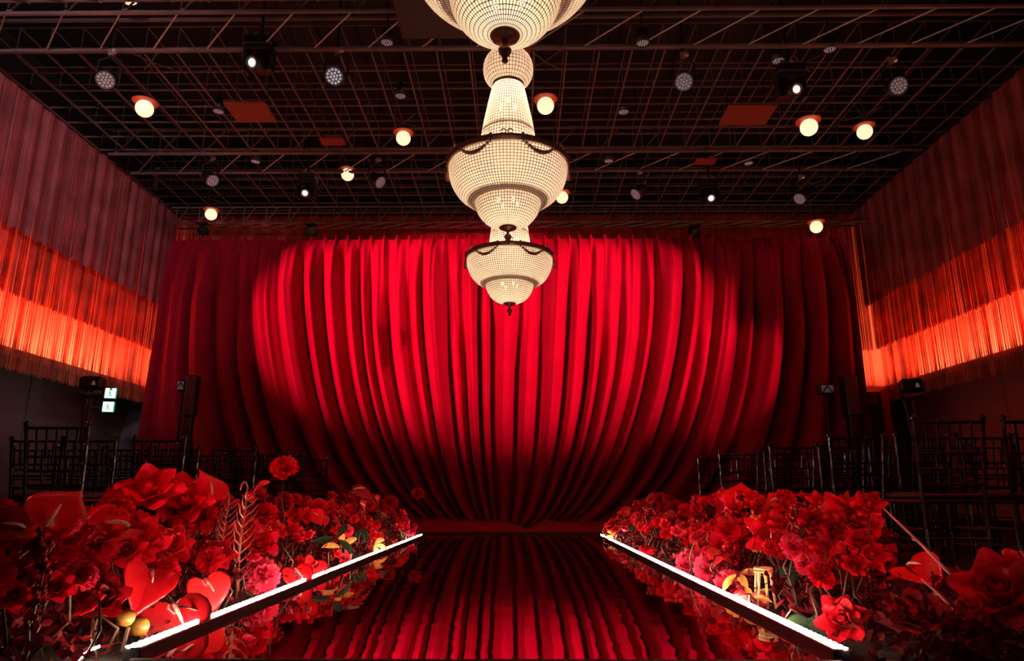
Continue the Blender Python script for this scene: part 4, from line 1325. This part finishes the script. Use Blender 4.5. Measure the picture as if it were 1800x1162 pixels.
hand('dark_rose', 1318, 935, 52, 1.30, 'dark red rose behind the orange celosia', (0, 0, 0.4))
hand('celosia', 1329, 934, 62, 1.18, 'orange celosia plume between the red roses', (0, 0, 1), toward=0.0)
hand('pointed_rose', 1491, 922, 86, 1.45, 'red rose with wide pointed petals standing clear before the dark chairs', (0.2, 0, 0.1))
hand('rose', 1464, 1003, 76, 1.25, 'full red rose below the pointed petal rose', (-0.1, 0, 0.2), var=1)
hand('rose', 1484, 1095, 76, 1.05, 'red rose low beside the near end of the lit strip, away from the exit signs', (-0.3, 0, 0.2), var=2)
hand('anthurium', 1412, 972, 26, 1.2, 'small red orange bud like anthurium beside the broad petalled rose', (-0.9, 0, 0.2), toward=0.3)
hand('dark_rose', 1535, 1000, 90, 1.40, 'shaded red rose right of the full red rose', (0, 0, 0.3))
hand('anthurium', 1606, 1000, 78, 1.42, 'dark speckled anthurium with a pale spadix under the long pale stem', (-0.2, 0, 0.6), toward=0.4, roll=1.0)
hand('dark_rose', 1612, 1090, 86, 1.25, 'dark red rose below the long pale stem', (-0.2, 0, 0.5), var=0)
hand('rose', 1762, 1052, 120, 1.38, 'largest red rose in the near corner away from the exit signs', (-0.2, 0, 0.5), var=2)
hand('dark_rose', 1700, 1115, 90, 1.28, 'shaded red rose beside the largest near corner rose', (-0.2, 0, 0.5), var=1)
hand('anthurium', 1796, 978, 48, 1.55, 'small red anthurium at the picture edge above the largest near corner rose', (0, 0, 0.3))
hand('dark_anthurium', 1320, 1075, 62, 0.985, 'dark red bloom hanging down over the lit strip', (-0.3, 0, -0.2), roll=0.0)
hand('heart_leaf', 1421, 1098, 66, 0.985, 'large dark heart-shaped leaf hanging over the lit strip', (-0.2, 0, 0), roll=0.1)
hand('heart_leaf', 1388, 1004, 34, 1.12, 'small dark green leaf under the broad petalled rose', (-0.2, 0, 0), roll=0.2)
hand('heart_leaf', 1480, 1058, 84, 1.2, 'broad dark leaf lying flat between two red roses', (0, 0, 1.2), toward=0.25, roll=1.4)
hand('heart_leaf', 1640, 1135, 90, 1.15, 'grey green leaf lying flat in the near corner', (0, 0, 1.2), toward=0.25, roll=1.5)
hand('amaranth', 1530, 915, 100, 1.50, 'drooping red amaranth right of the pointed petal rose', (0, 0, 1), toward=0.0, roll=0.0)
hand('amaranth', 1560, 985, 90, 1.42, 'lower drooping red amaranth beside the shaded rose', (0, 0, 1), toward=0.0, roll=0.3)
hand('fern_frond', 1180, 940, 70, 1.30, 'bare fishbone frond between the coral anthuriums', (0, 0, 0), toward=0.0, roll=pi / 2, stem='twig')
hand('strip_lit_spray', 1300, 1014, 62, 1.02, 'leaves over the strip, its yellow light in their colour, away from the exit signs', (-0.3, 0, 0.6))
hand('strip_lit_spray', 1088, 948, 40, 1.03, 'leaves at the far end, yellow strip light in their colour, away from the exit signs', (-0.3, 0, 0.6))
hand('strip_lit_spray', 598, 968, 56, -1.16, 'leaves over the strip, its yellow light in their colour, middle of the exit sign side', (0.3, 0, 0.6))
hand('strip_lit_spray', 655, 962, 44, -1.18, 'leaves over the strip, its yellow light in their colour, farther along the exit sign side', (0.3, 0, 0.6))
hand('strip_lit_spray', 1330, 1110, 44, 1.0, 'low leaves beside the wicker holder, yellow strip light in their colour', (-0.3, 0, 0.6))
# golden fruits
for (px, py, d, lab) in [(246, 1102, 26, 'round golden fruit beside the near end of the lit strip'), (222, 1086, 24, 'second golden fruit, half hidden behind the first')]:
    p = atX(px, py, -1.22)
    R = d / 2 / F * (p - CAMP).length
    p.z = max(p.z, R)
    t = thing('golden_fruit', lab, 'fruit', (p.x, p.y, 0), group='golden fruits by the strip')
    mb = MB(); prof = [(max(1e-5, R * sin(pi * i / 10)), p.z - R * cos(pi * i / 10)) for i in range(11)]
    mb.lathe(prof, 16)
    mb.v = [(x * (1 + 0.04 * cos(8 * math.atan2(y, x))), y * (1 + 0.04 * cos(8 * math.atan2(y, x))), z) for x, y, z in mb.v]
    obj('fruit_body', mb, 'gold', t, smooth=True)
    obj('fruit_stalk', MB().tube([(0, 0, 0), (0.01, 0, p.z - R)], 0.006, 5), 'stem', t)
# wicker holder lit by the strip
p = atX(1345, 1045, 1.05)
t = thing('wicker_holder', 'pale wicker flower holder glowing beside the lit strip', 'flower holder', (p.x, p.y, 0))
obj('ring', MB().torus(0.035, 0.006, 0.16, 18, 5).torus(0.036, 0.006, 0.148, 18, 5), 'wicker', t)
for k in range(7):
    a = 2 * pi * k / 7
    obj('cane', MB().tube([(0.045 * cos(a), 0.045 * sin(a), 0), (0.03 * cos(a + 0.3), 0.03 * sin(a + 0.3), 0.155)], 0.005, 5), 'wicker', t)
# long bare stems lying across the near corner
for (a, b, X, lab) in [((1552, 893), (1722, 1062), 1.38, 'long pale bare stem slanting across the dark chairs'), ((1620, 1018), (1692, 1088), 1.30, 'shorter pale bare stem below the long slanting one')]:
    p = atX(*a, X); q = atX(*b, X * 0.97)
    t = thing('bare_stem', lab, 'stem', (q.x, q.y, 0), group='bare stems in the near corner')
    q0 = q - Vector((q.x, q.y, 0)); p0 = p - Vector((q.x, q.y, 0))
    obj('stem', MB().tube([(q0.x + 0.1, q0.y, 0.0), q0, q0.lerp(p0, 0.5) + Vector((0, 0, 0.006)), p0], [0.006, 0.005, 0.0045, 0.0035], 6), 'palestem', t, smooth=True)
    obj('knot', MB().ball(q0.lerp(p0, 0.62), 0.008, 7, 5), 'palestem', t)

# --- the mass of the borders
def height(a, y):
    """height of the border: low at the kerb, rising outwards"""
    return 0.10 + 0.36 * min(1, max(0, a / 0.42)) ** 0.8
KINDS = ['rose'] * 5 + ['dark_rose'] * 4 + ['carnation'] * 4 + ['anthurium'] * 3 + ['dahlia'] * 2 + ['dark_anthurium', 'pointed_rose', 'amaranth']
LOW = ['pink_lit_carnation', 'rose', 'pink_lit_rose', 'carnation', 'coral_anthurium', 'carnation', 'rose', 'rose', 'pink_lit_carnation', 'rose', 'leaf_spray']
PL = {'rose': 'red rose', 'dark_rose': 'dark red rose', 'pointed_rose': 'red rose with pointed petals', 'pink_lit_rose': 'hot pink rose', 'carnation': 'red carnation', 'pink_lit_carnation': 'hot pink carnation',
      'dahlia': 'spiky red dahlia', 'anthurium': 'glossy red anthurium', 'dark_anthurium': 'dark red anthurium', 'coral_anthurium': 'coral anthurium', 'leaf_spray': 'dark leafy stem',
      'strip_lit_spray': 'strip-lit leafy stem', 'amaranth': 'drooping red amaranth', 'fern_frond': 'bare fishbone frond'}
taken = [(Vector(o.children[0].matrix_local.translation) + o.location) for o in COL.objects if o.get('category') in ('flower', 'leaf', 'leaves') and o.children]
def screen(p):
    q = CR.transposed() @ (p - CAMP)
    return (900 - F * q.x / q.z, 581 + F * q.y / q.z, -q.z)
HANDS = []
for o in list(COL.objects):
    if o.get('category') in ('flower', 'leaf', 'leaves', 'frond', 'fruit', 'flower holder', 'stem') and o.children:
        ch = o.children[0]
        c = o.location + Vector(ch.matrix_local.translation)
        if o['category'] in ('fruit', 'flower holder'): c = o.location + Vector((0, 0, 0.08))
        if o['category'] == 'stem': c = o.location + Vector((-0.1, 0, 0.25))
        sz = ch.matrix_local.to_scale().x
        HANDS.append((screen(c), (sz if sz < 0.9 else 0.12) * F / screen(c)[2] / 2))
def mass(side, n, seed):
    r = random.Random(seed)
    word = 'exit sign side' if side < 0 else 'side away from exit signs'
    k0 = KL if side < 0 else KR
    done = 0; tries = 0
    while done < n and tries < n * 40:
        tries += 1
        y = 1.75 + 6.2 * r.random() ** 1.15
        a = r.uniform(0.05, 0.70) if r.random() > 0.33 else r.uniform(0.03, 0.2)
        low = a < 0.2
        kind = r.choice(LOW if low else KINDS)
        if kind == 'leaf_spray' and y < 3.0: kind = 'rose'
        zmax = height(a, y)
        z = zmax * r.uniform(0.55, 1.0) if not low else r.uniform(0.05, zmax)
        x = k0 + side * a
        p = Vector((x, y, z))
        dmin = 0.078
        if any((p - q).length < dmin for q in taken): continue
        sp = screen(p); rr = 0.07 * F / sp[2]
        if any(sp[2] < h[2] + 0.06 and math.hypot(sp[0] - h[0], sp[1] - h[1]) < hr * 0.95 + rr * 0.7 for h, hr in HANDS): continue
        if side > 0 and y < 3.0 and sp[0] > 1530 and sp[1] < 1020: continue
        if side < 0 and sp[0] < 150 and sp[1] < 900: continue
        stretch = 'near' if y < 3.2 else ('middle' if y < 5.2 else 'far')
        size = r.uniform(0.075, 0.115) if low else r.uniform(0.095, 0.15)
        if kind in ('amaranth', 'fern_frond'): size = r.uniform(0.2, 0.28)
        if kind in ('leaf_spray', 'strip_lit_spray'): size = r.uniform(0.14, 0.22)
        f = Vector((-side * r.uniform(-0.2, 0.9), -r.uniform(0.1, 1.0), r.uniform(0.15, 0.9)))
        if kind in ('amaranth',): f = Vector((0, 0, 1))
        if kind == 'fern_frond': f = Vector((r.uniform(-.2, .2), 0, 1))
        lab = '%s massed in the %s stretch of the border, %s' % (PL[kind], stretch, word)
        ft = flower(kind, p, size, f, lab, group='%ss, %s stretch, %s' % (PL[kind], stretch, word), far=(y > 3.6),
               roll=(r.uniform(-0.7, 0.7) if 'anthurium' in kind else r.uniform(0, 6.28)))
        MASS.append((ft, kind, p, size, f, side))
        taken.append(p)
        done += 1
MASS = []
mass(-1, 165, 101)
mass(1, 165, 202)
# a label for each: its look and the nearest flower that can be singled out
SHORT = [('cream spadix anthurium', 'upright cream spadix'), ('edge on anthurium', 'edge on at the picture'), ('side-on anthurium', 'pointing to the exit'), ('topmost rose', 'topmost big red rose'), ('spiral rose', 'clear spiral'),
         ('largest rose on exit sign side', 'largest red rose on the exit'), ('upright twig anthurium', 'standing upright with a twig'), ('dark lilac-spadix anthurium', 'lilac spadix'), ('strip-lit coral anthurium', 'coral anthurium lit from below'),
         ('rose between fronds', 'alone between the bare'), ('tall stemmed carnation', 'rising on a tall stem'), ('anthurium leaning over strip', 'leaning over the lit strip'), ('arched stem anthurium', 'on an arched stem'),
         ('free standing far carnation', 'standing free near the far'), ('last far carnation', 'last small red carnation'), ('tall fishbone frond', 'standing in the gap'), ('golden fruits', 'left of the golden fruits'),
         ('mid border amaranth', 'amaranth in the middle'), ('coral anthurium facing runway', 'top of the far border, facing'), ('tilted far coral anthurium', 'tilted aside at the far'), ('double lobed anthurium', 'double lobed'), ('large coral anthurium', 'large coral anthurium facing'),
         ('spiky dahlia', 'spiky red dahlia at the top'), ('broad petalled rose', 'broad petals below'), ('celosia plume', 'celosia plume'), ('clear standing pointed rose', 'standing clear before'), ('full red rose', 'full red rose below'), ('low kerb-end rose', 'rose low beside the near'),
         ('speckled anthurium', 'dark speckled anthurium'), ('largest near corner rose', 'largest red rose in the near corner'), ('hanging heart leaf', 'large dark heart-shaped leaf'), ('frond between coral anthuriums', 'bare fishbone frond between'), ('amaranth by pointed rose', 'right of the pointed petal')]
LAND = []
for o in list(COL.objects):
    l = o.get('label', '')
    for nme, key in SHORT:
        if key in l and 'massed' not in l: LAND.append((nme, o.location + Vector(o.children[0].matrix_local.translation)))
used = {}
ADJ = ['', 'tilted', 'sideways', 'upturned']
for (o, kind, p, size, f, side) in MASS:
    def rank(q): return (q[1] - p).length + (10 if q[1].x * side < 0 else 0)
    near = sorted(LAND, key=rank)[:3]
    d = 'small' if size < 0.112 else ('mid-sized' if size < 0.132 else 'big')
    fz = f.normalized()
    fc = 'facing up' if fz.z > 0.62 else ('turned to the runway' if abs(fz.x) > 0.55 and fz.x * side < 0 else ('facing the camera' if fz.y < -0.6 else 'half turned'))
    if kind in ('amaranth', 'fern_frond', 'leaf_spray', 'strip_lit_spray'): fc = ''
    done_ = False
    for (nme, q) in near:
        v = p - q
        far_ = 'close ' if v.length < 0.35 else ''
        c = [(abs(v.x), 'outside' if v.x * side > 0 else 'runway side of'), (abs(v.y), 'beyond' if v.y > 0 else 'in front of'), (abs(v.z), 'above' if v.z > 0 else 'below')]
        c.sort(reverse=True)
        for rel in (far_ + c[0][1], c[0][1] + ' and ' + c[1][1], c[1][1] + ' and ' + c[2][1]):
            lab = ' '.join(('%s %s %s %s the %s' % (d, PL[kind], fc, rel, nme)).split())
            if lab not in used:
                done_ = True; break
        if done_: break
    if not done_:
        k = 2
        while lab + ', %s one' % ORD[k - 1] in used: k += 1
        lab += ', %s one' % ORD[k - 1]
    if len(lab.replace('-', ' ').split()) > 16:
        for cut in (lab.split(' ', 1)[1], lab.replace('facing the camera ', ''), lab.replace('turned to the runway ', ''), lab.split(' ', 1)[1].replace('turned to the runway ', '').replace('facing the camera ', '').replace('half turned ', '')):
            if cut not in used and len(cut.replace('-', ' ').split()) <= 16:
                lab = cut; break
    used[lab] = 1
    o['label'] = lab
# dark undergrowth that fills the beds
def undergrowth(side, seed, label):
    r = random.Random(seed)
    k0 = KL if side < 0 else KR
    mb = MB()
    for k in range(6500):
        y = r.uniform(1.7, 8.1); a = r.uniform(0.045, 0.78)
        if a < 0.16 and r.random() < 0.75: continue
        z = r.uniform(0.0, 0.62) * height(a, y) * (0.65 if y < 2.8 else 1)
        c = Vector((k0 + side * a, y, z))
        d = Vector((r.uniform(-1, 1), r.uniform(-1, 1), r.uniform(-0.2, 1))).normalized()
        s_ = d.cross(Vector((r.uniform(-1, 1), r.uniform(-1, 1), r.uniform(-1, 1)))).normalized()
        L = r.uniform(0.022, 0.05); wv = L * r.uniform(0.22, 0.36)
        up = d.cross(s_) * wv * 0.4
        mb.add([c, c + d * L * 0.3 + s_ * wv + up, c + d * L * 0.65 + s_ * wv * 0.85 + up, c + d * L, c + d * L * 0.65 - s_ * wv * 0.85 + up, c + d * L * 0.3 - s_ * wv + up, c + d * L * 0.5], [(0, 1, 6), (1, 2, 6), (2, 3, 6), (3, 4, 6), (4, 5, 6), (5, 0, 6)])
    o = obj('undergrowth', mb, 'foliage')
    tag(o, label, 'foliage', 'undergrowth of the flower borders', 'stuff')
undergrowth(-1, 5, 'dark red leaves filling the flower border on the exit sign side')
undergrowth(1, 6, 'dark red leaves filling the flower border away from the exit signs')
